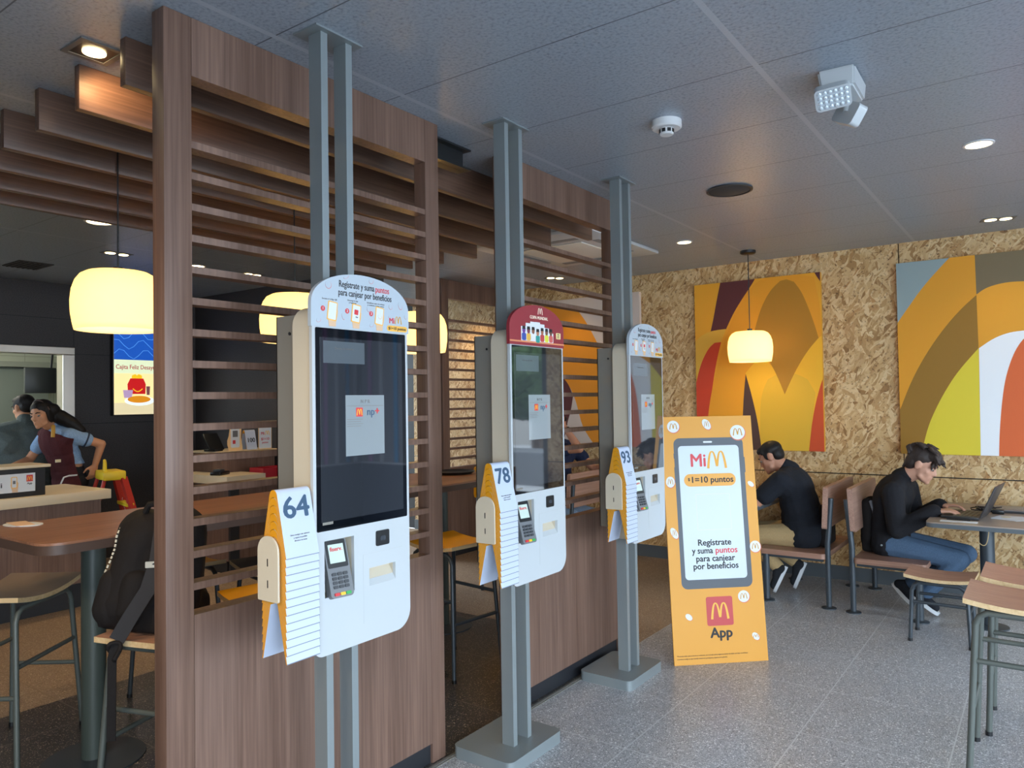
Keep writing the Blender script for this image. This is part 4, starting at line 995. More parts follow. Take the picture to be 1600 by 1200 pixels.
bm = B(); lathe(bm, [(.068, 0), (.06, .035), (.035, .055), (0, .06)]); bmesh.ops.transform(bm, matrix=Matrix.Translation((-.04, 0, .066)) @ Matrix.Rotation(-PI/2-.15, 4, 'Y'), verts=bm.verts[:])
obj('dome_lid', bm, CLEAR, t, True)
bm = B(); ell(bm, (.03, .03, .05), ((.05, 0, 0), (0, .04, 0), (0, 0, .035)), 12); obj('leftover', bm, M('dark_leftover', '1e1e22', .5), t, True)
bm = B(); tube(bm, [(-.02+.028*math.cos(a), -.05, .03+.012*math.sin(a)) for a in [2*PI*i/12 for i in range(13)]], .006, 8); obj('pink_ring', bm, M('dusty_pink', '9a5c6c', .5), t, True)

# ------------------------------------------------------------------ high table on the left
t = thing('high_table', 'long brown high table behind the slatted screens', 'table', (-3.35, 2.7, 0))
bm = B(); prism(bm, rrect(-.35, .35, -1.49, 1.52, .09), FZ(.96), .003, .04); tp = obj('tabletop', bm, TABW, t, True)
bm = B(); prism(bm, rrect(-.352, .352, -1.492, 1.522, .09), FZ(.956), 0, .035); obj('edge_band', bm, M('brown_edge', '4b3a32', .5), tp, True)
for y in (-1.13, 1.12):
    p = obj('pedestal', cyl(B(), (-.005, y-.02, .01), (-.005, y-.02, .956), .048, n=28), M('slate_green_post', '3d4642', .45), t, True)
    obj('floor_plate', lathe(B(), [(0, 0), (.2, 0), (.2, .008), (.07, .016), (0, .016)], (-.005, y-.02, 0), 36), LEGD, p, True)
t = thing('receipt_bundle', 'white and orange receipt papers on the left end of the high table', 'paper', (-3.62, 1.38, 1.0))
bm = B(); prism(bm, disc(0, 0, .09, .055, 20, .4), FZ(0), .0005, .004); obj('napkin', bm, PAPER, t)
bm = B(); prism(bm, [(-.1, -.03), (.05, -.045), (.07, .02), (-.08, .04)], FZ(0), .0045, .006); obj('receipt', bm, M('receipt_orange_white', 'd8b79a', .6), t)
t = thing('serving_tray', 'black oval tray on the far end of the high table', 'tray', (-3.42, 4.02, 1.0), .2)
obj('tray', lathe(B(), [(0, 0.001), (.12, 0.001), (.15, .018), (.146, .02), (.116, .006), (0, .006)], n=32), BLACK, t, True)
t['label'] = 'black round tray on the far end of the high table'

# ------------------------------------------------------------------ backpack
t = thing('backpack', 'black backpack with a small pale logo patch standing on the stool', 'backpack', (-2.785, 1.475, .68), .32)
BP = fabric('black_nylon', '1b1818', 400, .85, .25)
bm = B()
for p, q, a, b in (((-.04, .02, .09), (-.03, .05, .32), .125, .105), ((-.065, .03, .09), (-.06, .06, .33), .11, .1), ((.07, .05, .09), (.08, .09, .34), .115, .10), ((-.02, .04, .32), (.07, .08, .345), .095, .09), ((-.05, -.05, .09), (.06, -.02, .10), .088, .088), ((-.05, -.05, .1), (-.03, .0, .30), .08, .075), ((-.06, .1, .07), (.08, .14, .07), .07, .07)):
    capsule(bm, p, q, a, b)
box(bm, -.145, .165, -.10, .17, .0, .1, .02)
main = blob('main_pocket', bm, BP, t, .009, 8)
bm = B(); capsule(bm, (-.08, -.07, .08), (-.08, -.065, .17), .075, .055); capsule(bm, (.02, -.07, .08), (.02, -.065, .17), .07, .055); blob('front_pocket', bm, BP, t, .009, 8)
def strap(pts, wd=.028, th=.005):
    bm = B(); fr = frames(pts); rings = []
    for p, tt, n, b_ in fr:
        side = tt.cross(V((.5, -.85, 0))).normalized(); nn = side.cross(tt).normalized()
        rings.append([bm.verts.new(p + side*wd*s + nn*th*u) for s, u in ((-1, -1), (1, -1), (1, 1), (-1, 1))])
    for A, C in zip(rings, rings[1:]):
        for i in range(4): bm.faces.new((A[i], A[(i+1) % 4], C[(i+1) % 4], C[i]))
    bm.faces.new(rings[0]); bm.faces.new(rings[-1]); return bm
st = obj('shoulder_strap', strap([(.09, .0, .435), (.125, -.055, .36), (.135, -.085, .27), (.125, -.12, .17), (.085, -.16, .08), (.05, -.185, .005)], .026), M('strap_black', '242326', .8), t, True)
bm = B(); c = V((.134, -.091, .255)); sd = V((.85, .5, 0)).normalized(); nr = V((.5, -.85, .06)).normalized(); u_ = sd.cross(nr)*-1
if u_.z < 0: u_ = -u_
def lp(u, v, d): return c + sd*u + u_*v + nr*(d+.006)
prism(bm, rrect(-.034, .034, -.011, .011, .002, 2), lp, 0, .003); k = obj('logo_patch', bm, M('patch_grey', 'b5b5ac', .6), st)
bm = B(); prism(bm, [(-.012, .002), (-.004, .006), (.004, .002), (.012, -.006), (.006, -.003), (.001, -.002), (-.003, -.001), (-.008, -.001)], lp, .003, .0036); obj('logo_mark', bm, INK, k)
obj('hanging_strap', strap([(.05, -.188, .0), (.045, -.2, -.05), (.042, -.2, -.20), (.04, -.2, -.34)], .014, .003), BP, t, True)
bm = B(); tube(bm, [(.05+.02*math.cos(a), -.195+.012*math.sin(2*a), -.03+.03*math.sin(a)) for a in [2*PI*i/16 for i in range(17)]], .008, 8); obj('strap_knot', bm, BP, t, True)
zp = [(-.10, .0, .385), (-.105, -.03, .34), (-.105, -.04, .29), (-.11, -.055, .25), (-.125, -.07, .2), (-.14, -.07, .14), (-.145, -.065, .08), (-.15, -.05, .03)]
bm = B()
for (p, q) in zip(zp, zp[1:]):
    p, q = V(p), V(q)
    for k in range(3): cyl(bm, p.lerp(q, k/3), p.lerp(q, k/3+.22), .004, n=6)
obj('zip', bm, M('zip_cream', 'c9c2ac', .5), t, True)
bm = B(); tube(bm, [(-.02, .02, .42), (-.0, .02, .45), (.04, .04, .455), (.07, .06, .43)], .012, 8); obj('grab_handle', bm, BP, t, True)
# bags behind the seated men
bm = B(); box(bm, -1.425, -1.365, 5.82, 6.12, .385, .70, .025); o = obj('shoulder_bag', bm, BP, None, True); tag(o, 'black bag wedged between the man in black polo and his seat back', 'bag')
bm = B(); tube(bm, [(-1.42, 6.0, .44), (-1.385, 5.9, .52), (-1.37, 5.86, .44), (-1.36, 5.80, .395)], .012, 8); obj('bag_strap', bm, BP, o, True)
t = thing('backpack', 'black and grey backpack behind the young man on the bench', 'backpack', (-1.085, 5.93, .382))
bm = B(); capsule(bm, (0, -.05, .08), (-.005, -.05, .33), .062, .055); capsule(bm, (0, .08, .08), (-.005, .08, .33), .062, .055); box(bm, -.05, .05, -.1, .13, 0.0, .1, .02)
mb = blob('main_pocket', bm, BP, t, .009, 5)
bm = B(); tube(bm, [(.02, -.1, .37), (.045, -.115, .3), (.05, -.12, .2)], .014, 8); obj('shoulder_strap', bm, fabric('grey_strap', '6a6c72', 300), t, True)

# ------------------------------------------------------------------ counters and service area
CW = WOODZ
t = thing('service_counter', 'brown service counter with ivory top at far left', 'counter', (-6.2, 1.5, 0))
obj('counter_top', box(B(), -.42, .35, -1.6, 1.335, .81, .88, .004), IVORY, t, True)
obj('front', box(B(), -.38, .30, -1.6, 1.28, .2, .81), WOODZ, t); obj('kick_recess', box(B(), -.36, .2, -1.6, 1.24, 0, .2), BLACKM, t)
t = thing('service_counter', 'second service counter with ivory top, seen through the nearest slats', 'counter', (-6.2, 4.02, 0))
obj('counter_top', prism(B(), [(.34, -.19), (.34, .205), (-.04, .205), (-.04, .0), (-.45, .0), (-.45, -.19)], FZ(.805), 0, .075), IVORY, t)
bm = B(); box(bm, -.04, .28, -.12, .60, .12, .80); box(bm, -.42, -.04, -.12, -.02, .12, .80); obj('front', bm, WOODZ, t); obj('corner_post', box(B(), .281, .31, -.14, -.05, 0, .80), BLACKM, t); obj('kick_recess', box(B(), -.03, .2, -.1, .6, 0, .12), BLACKM, t)
def register(label, loc, rz, wide):
    t = thing('till_housing', label, 'till', loc, rz)
    obj('shell', box(B(), -.3, 0, -wide, 0, 0, .2, .003), BLACKM, t, True); obj('top_slab', box(B(), -.32, .02, -wide-.02, .03, .2005, .22, .003), IVORY, t, True)
    sg = obj('front_sign', box(B(), 0.0005, .003, -wide+.02, -.068, .035, .165), PAPER, t)
    F_ = FX(.003); k = obj('red_tile', prism(B(), rrect(-.125, -.083, .105, .152, .003), F_, 0, .0006), REDP, sg)
    bm = B(); arches(bm, -.104, .112, .032, .03, F_, .0006, .001); obj('arches_emblem', bm, GOLD, k)
    text('App', .02, INK, sg, (V((.0036, -.104, .092)), YR, ZU), .02)
    text('Mi', .05, INK, sg, (V((.0036, -.30, .09)), YR, ZU), .02)
    bm = B(); prism(bm, [(-.225, .09), (-.215, .045), (-.215, .036), (-.18, .036), (-.178, .06), (-.175, .1), (-.19, .12)], F_, 0, .0005, 0)
    prism(bm, rrect(-.222, -.183, .065, .145, .008), F_, 0, .001, 1); prism(bm, rrect(-.217, -.188, .07, .14, .005), F_, 0, .0014, 2); prism(bm, rrect(-.211, -.194, .095, .118, .001, 1), F_, 0, .0017, 3)
    obj('phone_picture', bm, [SKIN_ART, ORANGE_ART, PAPER, INKG], sg)
    return t
register('black till housing with app sign on the ivory counter at far left', (-5.93, 2.405, .88), 0, .9)
t = thing('wooden_podium', 'brown cabinet with pale top behind the second service counter', 'cabinet', (-6.5, 4.33, 0))
obj('body', box(B(), -.25, .24, -.29, .29, 0, 1.055), WOODZ, t); obj('top', box(B(), -.26, .255, -.30, .305, 1.0555, 1.075, .003), IVORY, t, True)
def desk_sign(label, loc, shape, rz=0):
    t = thing('desk_sign', label, 'sign', loc, rz)
    obj('card', prism(B(), shape, FX(0), 0, .005), M('sign_edge_orange', 'e8c08a', .6), t); return t
t = desk_sign('small hand-and-phone sign card behind the second counter', (-6.29, 4.20, 1.076), [(-.07, .0), (.05, .0), (.075, .0), (.075, .03), (.06, .12), (.065, .2), (.06, .225), (-.0, .245), (-.055, .24), (-.06, .2), (-.07, .14), (-.085, .1), (-.085, .06), (-.075, .03)])
obj('phone_print', prism(B(), rrect(-.05, .045, .03, .215, .015), FX(.005), 0, .0006), PAPER, t)
obj('code_patch', prism(B(), rrect(-.03, .025, .13, .19, .002), FX(.0056), 0, .0004), INKG, t); obj('red_tile', prism(B(), rrect(-.03, .0, .065, .1, .002), FX(.0056), 0, .0004), REDP, t)
t = desk_sign('white points sign card at the right end behind the second counter', (-6.29, 4.53, 1.076), rrect(-.075, .075, 0, .225, .01))
obj('face', prism(B(), rrect(-.07, .07, .005, .22, .01), FX(.005), 0, .0005), PAPER, t)
text('Mi', .04, REDP, t, (V((.0058, -.03, .15)), YR, ZU), .02); bm = B(); arches(bm, .025, .132, .05, .045, FX(.0055), 0, .0004); obj('arches_emblem', bm, GOLD, t)
text('$1=10', .036, REDP, t, (V((.0058, 0, .095)), YR, ZU), .02); text('puntos', .026, REDP, t, (V((.0058, 0, .062)), YR, ZU), .02)
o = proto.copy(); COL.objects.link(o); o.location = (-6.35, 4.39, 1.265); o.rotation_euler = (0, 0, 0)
tag(o, 'table tent printed 100 between the two sign cards', 'table number'); o.pop('group', None)
text('100', .06, INK, o, (V((leaf_x(-.10)+.002, 0, -.10)), YR, V((-.22, 0, 1))), .02, name='number_print')
t = thing('order_terminal', 'black tilted order terminal beside the hand-and-phone sign card', 'till', (-6.36, 4.10, 1.076), .2)
obj('screen', box(B(), -.02, .0, -.12, .05, .02, .2, .004, rot=Matrix.Rotation(-.55, 4, 'Y')), BLACK, t, True); obj('stand', box(B(), -.14, -.0, -.08, .02, 0, .02, .004), BLACK, t, True)
t = thing('card_reader', 'small black card reader lying on the second counter', 'card reader', (-6.12, 3.93, .88), .5)
obj('body', box(B(), -.05, .05, -.09, .09, .0, .03, .008), BLACK, t, True); obj('cradle', box(B(), -.04, .03, -.05, .03, .0305, .05, .006), M('reader_slate', '3a4046', .4), t, True)
for k, (y, z, lb) in enumerate(((4.25, .802, 'red plastic crate beside the end of the second counter'), (4.42, .802, 'red plastic crate half hidden by the kiosk, right of the other crate'))):
    t = thing('red_crate', lb, 'crate', (-6.04, y, z), 0, None)
    bm = B(); x0, x1, y0, y1, h = -.1, .11, 0, .15, .115
    box(bm, x0, x1, y0, y1, 0, .006)
    for a in ((x0, x0+.006, y0, y1), (x1-.006, x1, y0, y1), (x0+.006, x1-.006, y0, y0+.006), (x0+.006, x1-.006, y1-.006, y1)): box(bm, *a, .006, h)
    obj('tub', bm, M('crate_red', 'b01f2c', .4), t)
# step ladder
t = thing('step_ladder', 'red and yellow step ladder standing behind the end of the ivory counter', 'ladder', (-6.64, 3.21, 0), 1.35)
LY, LR = M('ladder_yellow', 'e2c31c', .45), M('ladder_red', 'b8352a', .45)
obj('top_cap', box(B(), -.09, .09, -.15, .15, .88, .96, .015), LY, t, True)
bm = B(); tube(bm, [(-.06, -.09, .95), (-.06, -.08, 1.03), (-.05, -.02, 1.05), (-.05, .0, .95)], .013, 8); obj('handle', bm, LY, t, True)
for s in (-1, 1):
    r = obj('rail', strap([(.07, s*.13, .9), (.18, s*.17, .45), (.29, s*.21, .0)], .03, .014), LR, t, True)
    obj('rear_leg', cyl(B(), (-.07, s*.12, .9), (-.32, s*.2, .0), .016, n=8), LR, t, True)
    if s == 1: text('CUIDADO', .045, PAPER, r, (V((.152, .145, .60)), V((.22, .08, -.95)), V((.6, .75, .2))), .02, name='lettering')
for i in range(3):
    z = .22 + .22*i; x = .29-.22*z/.9+.0; obj('step', box(B(), x-.04, x+.02, -.2+.06*z, .2-.06*z, z-.015, z+.015, .004), LY, t, True)
# menu screen
t = thing('menu_screen', 'lit menu screen on the dark kitchen wall, right of the worker', 'screen', (-7.70, 3.98, 0))
def emi(n, c, s=1.0): return M(n, c, .4, emis=c, es=s)
obj('casing', box(B(), .0005, .06, -.26, .26, 1.42, 2.40, .004), BLACK, t, True)
F_ = FX(.0605); px_ = obj('picture', prism(B(), [(-.25, 1.43), (.25, 1.43), (.25, 2.39), (-.25, 2.39)], F_, 0, .001), emi('scr_cream', 'f4e3a0', .95), t)
for n, pts, d, c, s in (('blue_panel', [(-.25, 1.99), (.25, 1.99), (.25, 2.39), (-.25, 2.39)], .0016, '1a55b8', .85), ('title_strip', [(-.25, 1.85), (.25, 1.85), (.25, 1.99), (-.25, 1.99)], .0015, 'd9e6c0', .95),
                        ('lower_strip', [(-.25, 1.43), (.25, 1.43), (.25, 1.55), (-.25, 1.55)], .0015, 'dccfa6', .9),
                        ('meal_box', [(-.11, 1.64), (.07, 1.64), (.075, 1.74), (.05, 1.80), (-.085, 1.80), (-.115, 1.74)], .002, 'c8191c', .8), ('box_handles', [(-.07, 1.80), (.035, 1.80), (.035, 1.83), (.0, 1.845), (-.017, 1.83), (-.035, 1.845), (-.07, 1.83)], .002, 'f0c020', .9),
                        ('plate', disc(.01, 1.57, .155, .05, 28), .0021, 'e8f0f2', .9), ('pancakes', disc(.005, 1.585, .12, .036, 24), .0025, 'd98a18', .85), ('drink', [(.085, 1.63), (.115, 1.63), (.12, 1.72), (.08, 1.72)], .0022, '7a4a50', .7),
                        ('yogurt_cup', [(-.15, 1.6), (-.07, 1.6), (-.06, 1.68), (-.16, 1.68)], .0024, 'b79ac0', .8)):
    obj(n, prism(B(), pts, F_, .001, d), emi('scr_'+n, c, s), px_)
bm = B(); prism(bm, ribbon([(-.06 + .1*i/10, 1.695-.03*math.sin(PI*i/10)) for i in range(11)], [.01]*11), F_, .002, .0024); obj('smile', bm, emi('scr_box_handles', 'f0c020', .9), px_)
bm = B()
for k in range(3): prism(bm, ribbon([(-.25+.05*i, 2.05+.1*k+.05*math.sin(i*1.2+k)) for i in range(11)], [.006]*11), F_, .0016, .002)
obj('web_lines', bm, emi('scr_lightblue', '4f92e0', .9), px_)
text('Cajita Feliz Desayuno', .062, emi('scr_magenta', 'b0243c', .6), px_, (V((.0625, 0.0, 1.915)), YR, ZU), .015, sx=.86)
for k, (z, s) in enumerate(((1.79, '$59'), (1.6, '$65'), (1.5, '$72'))): text(s, .04, emi('scr_price', 'b5481c', .7), px_, (V((.0625, .2, z)), YR, ZU), .02)
# kitchen things beyond the opening
t = thing('kitchen_monitor', 'dark hanging order monitor in the kitchen opening', 'monitor', (-8.3, 3.32, 1.66), -.15)
obj('panel', box(B(), -.03, .02, -.14, .14, 0, .26, .01), M('monitor_dark', '2c302f', .4), t, True); obj('arm', cyl(B(), (-.03, .1, .24), (-.08, .14, .55), .012, n=8), BLACK, t, True); obj('ceiling_rod', cyl(B(), (-.08, .14, .5), (-.08, .14, .94), .014, n=8), BLACK, t, True)
t = thing('kitchen_hood', 'grey green cabinet and shelf on the kitchen wall behind the opening', 'cabinet', (-9.4, 3.3, 0))
obj('door', box(B(), .002, .12, -.12, .5, .9, 1.95, .004), M('kitchen_door', '70786f', .45), t); obj('shelf', box(B(), .002, .16, -.2, .7, 1.97, 2.03, .004), M('kitchen_shelf', '85897c', .5), t)
obj('light_shade', lathe(B(), [(.1, 1.98), (.14, 2.1), (.12, 2.2), (0, 2.22)], (.6, .55, .1)), M('shade_white', 'dfe3d8', .5, emis='e8f0d8', es=.5), t, True); obj('shade_rod', cyl(B(), (.6, .55, 2.3), (.6, .55, 2.6), .012, n=8), GREYM, t)
for k, (y, z, lb) in enumerate(((2.62, 1.66, 'upper notice sheet on the kitchen wall at the left frame edge'), (2.6, 1.42, 'lower notice sheet on the kitchen wall at the left frame edge'))):
    t = thing('notice_sheet', lb, 'notice', (-9.4, y+.42, z)); obj('sheet', box(B(), .0005, .004, -.13, .13, 0, .22), M('sheet_blue' if not k else 'sheet_cream', 'b9cdd4' if not k else 'dcd6bd', .6), t); obj('header_strip', box(B(), .004, .005, -.13, .13, .19, .22), M('sheet_ochre', 'c99a3c', .6), t)
    bm = B()
    for q in range(4): box(bm, .004, .0045, -.1, .06, .04+.03*q, .048+.03*q)
    obj('printed_lines', bm, INKG, t)
t = thing('sauce_bottle', 'yellow bottle standing on the kitchen pass shelf', 'bottle', (-7.95, 3.16, .952)); obj('body', lathe(B(), [(0, 0), (.05, 0), (.052, .3), (.03, .38), (0, .38)]), M('mustard', 'd8c42c', .4), t, True); obj('cap', lathe(B(), [(.03, .381), (.025, .44), (0, .44)]), PAPER, t, True)
struct('pass_shelf', box(B(), -8.3, -7.79, 1.0, 3.26, .9, .95), M('stainless_steel', 'b9b3aa', .28, .9)).name = 'trim_7'

# ------------------------------------------------------------------ outdoors, visible only in the screen reflections
LEAF = fabric('leaf_green', '3a4a32', 9, .8, .5); HED = fabric('hedge_green', '5a7d3a', 12, .8, .45)
def rough_blob(c, r, n, seed, sq=1):
    rnd = random.Random(seed); bm = B()
    for k in range(n):
        a, b = rnd.uniform(0, 2*PI), rnd.uniform(-1, 1); q = math.sqrt(1-b*b)
        p = V(c) + V((q*math.cos(a)*r, q*math.sin(a)*r, b*r*sq))*rnd.uniform(.3, .8); s = r*rnd.uniform(.25, .45)
        e = bmesh.ops.create_icosphere(bm, subdivisions=2, radius=s); bmesh.ops.translate(bm, vec=p, verts=e['verts'])
    for v in bm.verts: v.co += V((rnd.uniform(-1, 1), rnd.uniform(-1, 1), rnd.uniform(-1, 1)))*.06
    return bm
for k, (x, y, r, z) in enumerate(((5.9, 14.0, 2.2, 3.1), (11.5, 15.5, 2.2, 4.4), (8.5, 6, 2.0, 4.0), (9, 0, 2.2, 4.2))):
    t = thing('street_tree', ('leafy tree outside, mirrored in the middle kiosk display', 'second leafy tree outside beyond the glass bay', 'leafy tree outside the right-hand glazing', 'leafy tree outside by the entrance side')[k], 'tree', (x, y, -.06))
    obj('trunk', tube(B(), [(0, 0, 0), (.05, .05, 1.6), (-.1, .1, z)], [.16, .13, .07], 8), M('bark', '4d4036', .9), t, True); obj('crown', rough_blob((0, 0, z), r, 70, k, .8), LEAF, t)
bm = B()
rnd = random.Random(2)
for k in range(90):
    e = bmesh.ops.create_icosphere(bm, subdivisions=2, radius=rnd.uniform(.25, .38)); bmesh.ops.translate(bm, vec=V((rnd.uniform(5.95, 9.5), 12.0+rnd.uniform(-.3, .3), rnd.uniform(.55, .85))), verts=e['verts'])
tag(obj('hedge', bm, HED, None), 'low clipped green hedge outside the glass bay', 'hedge')
struct('planter_wall', box(B(), 3.0, 10, 11.4, 12.5, -.06, .55), M('planter_grey', '55575a', .7)).name = 'trim_8'
struct('street_wall', box(B(), -4, 24, 22, 22.3, -.06, 2.6), M('street_wall_grey', '8d8a86', .8)).name = 'trim_9'
t = thing('booth_seat', 'brown booth seat by the glass bay, mirrored in the middle kiosk display', 'booth', (1.25, 5.95, 0))
obj('backrest', box(B(), -.45, .5, 0, .08, .4, .87, .03), M('booth_brown', '8a5f38', .45), t, True); obj('seat', box(B(), -.45, .5, -.45, 0, .32, .42, .03), M('booth_brown', '8a5f38', .45), t, True); obj('plinth', box(B(), -.42, .47, -.4, .06, 0, .32), BLACKM, t)
# ------------------------------------------------------------------ people
SKIN = lambda n, c: M('skin_'+n, c, .5, spec=.35)
HAIRB = fabric('black_hair', '1b1817', 500, .55, .4); HAIRD = fabric('dark_brown_hair', '352c29', 400, .55, .4)
def frame_of(f, u):
    f = V(f).normalized(); u = V(u); u = (u - f*u.dot(f)).normalized(); return f, u, f.cross(u)
def head(bm, c, f, u):
    f, u, r = frame_of(f, u); c = V(c)
    P = lambda a, b, d: c + f*a + u*b + r*d
    ell(bm, P(-.012, .022, 0), (r*.074, f*.094, u*.084)); ell(bm, P(.022, -.03, 0), (r*.062, f*.068, u*.075))
    ell(bm, P(.05, -.085, 0), (r*.038, f*.038, u*.03)); capsule(bm, P(.03, -.075, .045), P(.055, -.095, .015), .018, .016); capsule(bm, P(.03, -.075, -.045), P(.055, -.095, -.015), .018, .016)
    ell(bm, P(.068, .012, 0), (r*.052, f*.02, u*.014))
    capsule(bm, P(.083, .004, 0), P(.099, -.032, 0), .0085, .0125); ell(bm, P(.092, -.038, 0), (r*.017, f*.013, u*.009))
    ell(bm, P(.083, -.06, 0), (r*.022, f*.014, u*.008)); ell(bm, P(.082, -.071, 0), (r*.02, f*.014, u*.008)); ell(bm, P(.07, -.068, 0), (r*.034, f*.022, u*.03)); ell(bm, P(.076, -.1, 0), (r*.022, f*.018, u*.018))
    for s in (-1, 1):
        ell(bm, P(-.008, -.012, s*.076), (r*.009, f*.02, u*.032)); ell(bm, P(-.012, .008, s*.08), (r*.007, f*.014, u*.014)); ell(bm, P(.05, -.03, s*.042), (r*.02, f*.022, u*.018))
    return P
def face(P, t, hairm):
    bm = B()
    for s in (-1, 1): ell(bm, P(.073, -.004, s*.031), ((.012, 0, 0), (0, .012, 0), (0, 0, .010)), 10)
    obj('eyes', bm, M('eye_white', '8a7d74', .35), t, True)
    bm = B()
    for s in (-1, 1): ell(bm, P(.0805, -.006, s*.031), ((.0075, 0, 0), (0, .0075, 0), (0, 0, .006)), 8)
    obj('pupils', bm, BLACK, t, True)
    bm = B()
    for s in (-1, 1): tube(bm, [P(.084, .016, s*.014), P(.085, .022, s*.032), P(.074, .017, s*.05)], [.004, .0045, .003], 8)
    obj('eyebrows', bm, hairm, t, True)
    bm = B(); tube(bm, [P(.082, -.0655, -.02), P(.0945, -.0655, 0), P(.082, -.0655, .02)], .0024, 6); obj('mouth_line', bm, M('lip_line', '7d4238', .6), t, True)
def hand(bm, wr, d, back, thumb, curl=.35, spread=1.0, s=1.0):
    """palm, four fingers of different lengths bent at the knuckles, thumb from the side of the palm"""
    wr, d = V(wr), V(d).normalized(); back = V(back); back = (back - d*back.dot(d)).normalized(); t = d.cross(back)
    if t.dot(V(thumb)) < 0: t = -t
    capsule(bm, wr - d*.03, wr + d*.01, .026*s, .024*s)
    kn = []
    for o, l in ((.028, .086), (.0095, .09), (-.0095, .086), (-.027, .078)):
        k = wr + d*l*s + t*o*s + back*.004; kn.append(k); capsule(bm, wr + d*.012*s + t*o*.55*s, k, .0145*s, .0105*s)
    for i, (k, L) in enumerate(zip(kn, (.072, .08, .074, .058))):
        a = 0; p = k; dd = d + t*(.16-.1*i)*spread*.6
        for j, (q, rr) in enumerate(((.44, .0088), (.32, .0082), (.24, .0074))):
            a += curl*(.7, 1.1, .8)[j] + .05*i*curl
            v = (dd.normalized()*math.cos(a) - back*math.sin(a)); e = p + v*L*q*s; capsule(bm, p, e, rr*s, (rr-.0006)*s, 10, 3); p = e
    a0 = wr + d*.022*s + t*.026*s - back*.006; a1 = a0 + (d*.62 + t*.72 - back*.3).normalized()*.042*s; a2 = a1 + (d*.95 + t*.2 - back*.35).normalized()*.034*s
    capsule(bm, wr + d*.01*s, a0, .017*s, .015*s); capsule(bm, a0, a1, .0125*s, .0102*s); capsule(bm, a1, a2, .0102*s, .0085*s, 10, 3)
def limb(bm, pts, rs):
    for p, q, a, b in zip(pts, pts[1:], rs, rs[1:]): capsule(bm, p, q, a, b)
def torso(bm, J, g=0.0, k=1.0, belly=0.0):
    """one continuous trunk: ribs, waist, hips, shoulders"""
    sl, sr, hl, hr = map(V, (J['sn'], J['sf'], J['hn'], J['hf'])); ch, wa, c7 = V(J['chest']), V(J['waist']), V(J['c7'])
    ax = (sr-sl).normalized(); up = (c7-wa).normalized(); fw = V(J['fwd']).normalized(); fw = (fw - up*fw.dot(up)).normalized()
    ell(bm, ch, (ax*(.165*k+g), fw*(.108*k+g), up*(.165+g))); ell(bm, ch*.5+wa*.5, (ax*(.15*k+g), fw*(.10*k+g+belly*.6), up*(.15+g)))
    ell(bm, wa, (ax*(.142*k+g), fw*(.102*k+g+belly), up*(.13+g)))
    pe = (hl+hr)/2; ell(bm, pe, (ax*(.165*k+g), fw*(.115*k+g+belly*.3), up*(.115+g))); ell(bm, (pe+wa)/2, (ax*(.152*k+g), fw*(.108*k+g+belly), up*(.12+g)))
    for s in (sl, sr):
        capsule(bm, c7 - up*.03, s, .058*k+g*.6, .056*k+g*.7); capsule(bm, s, ch*.6+s*.4 - up*.03, .06*k+g*.7, .085*k+g)
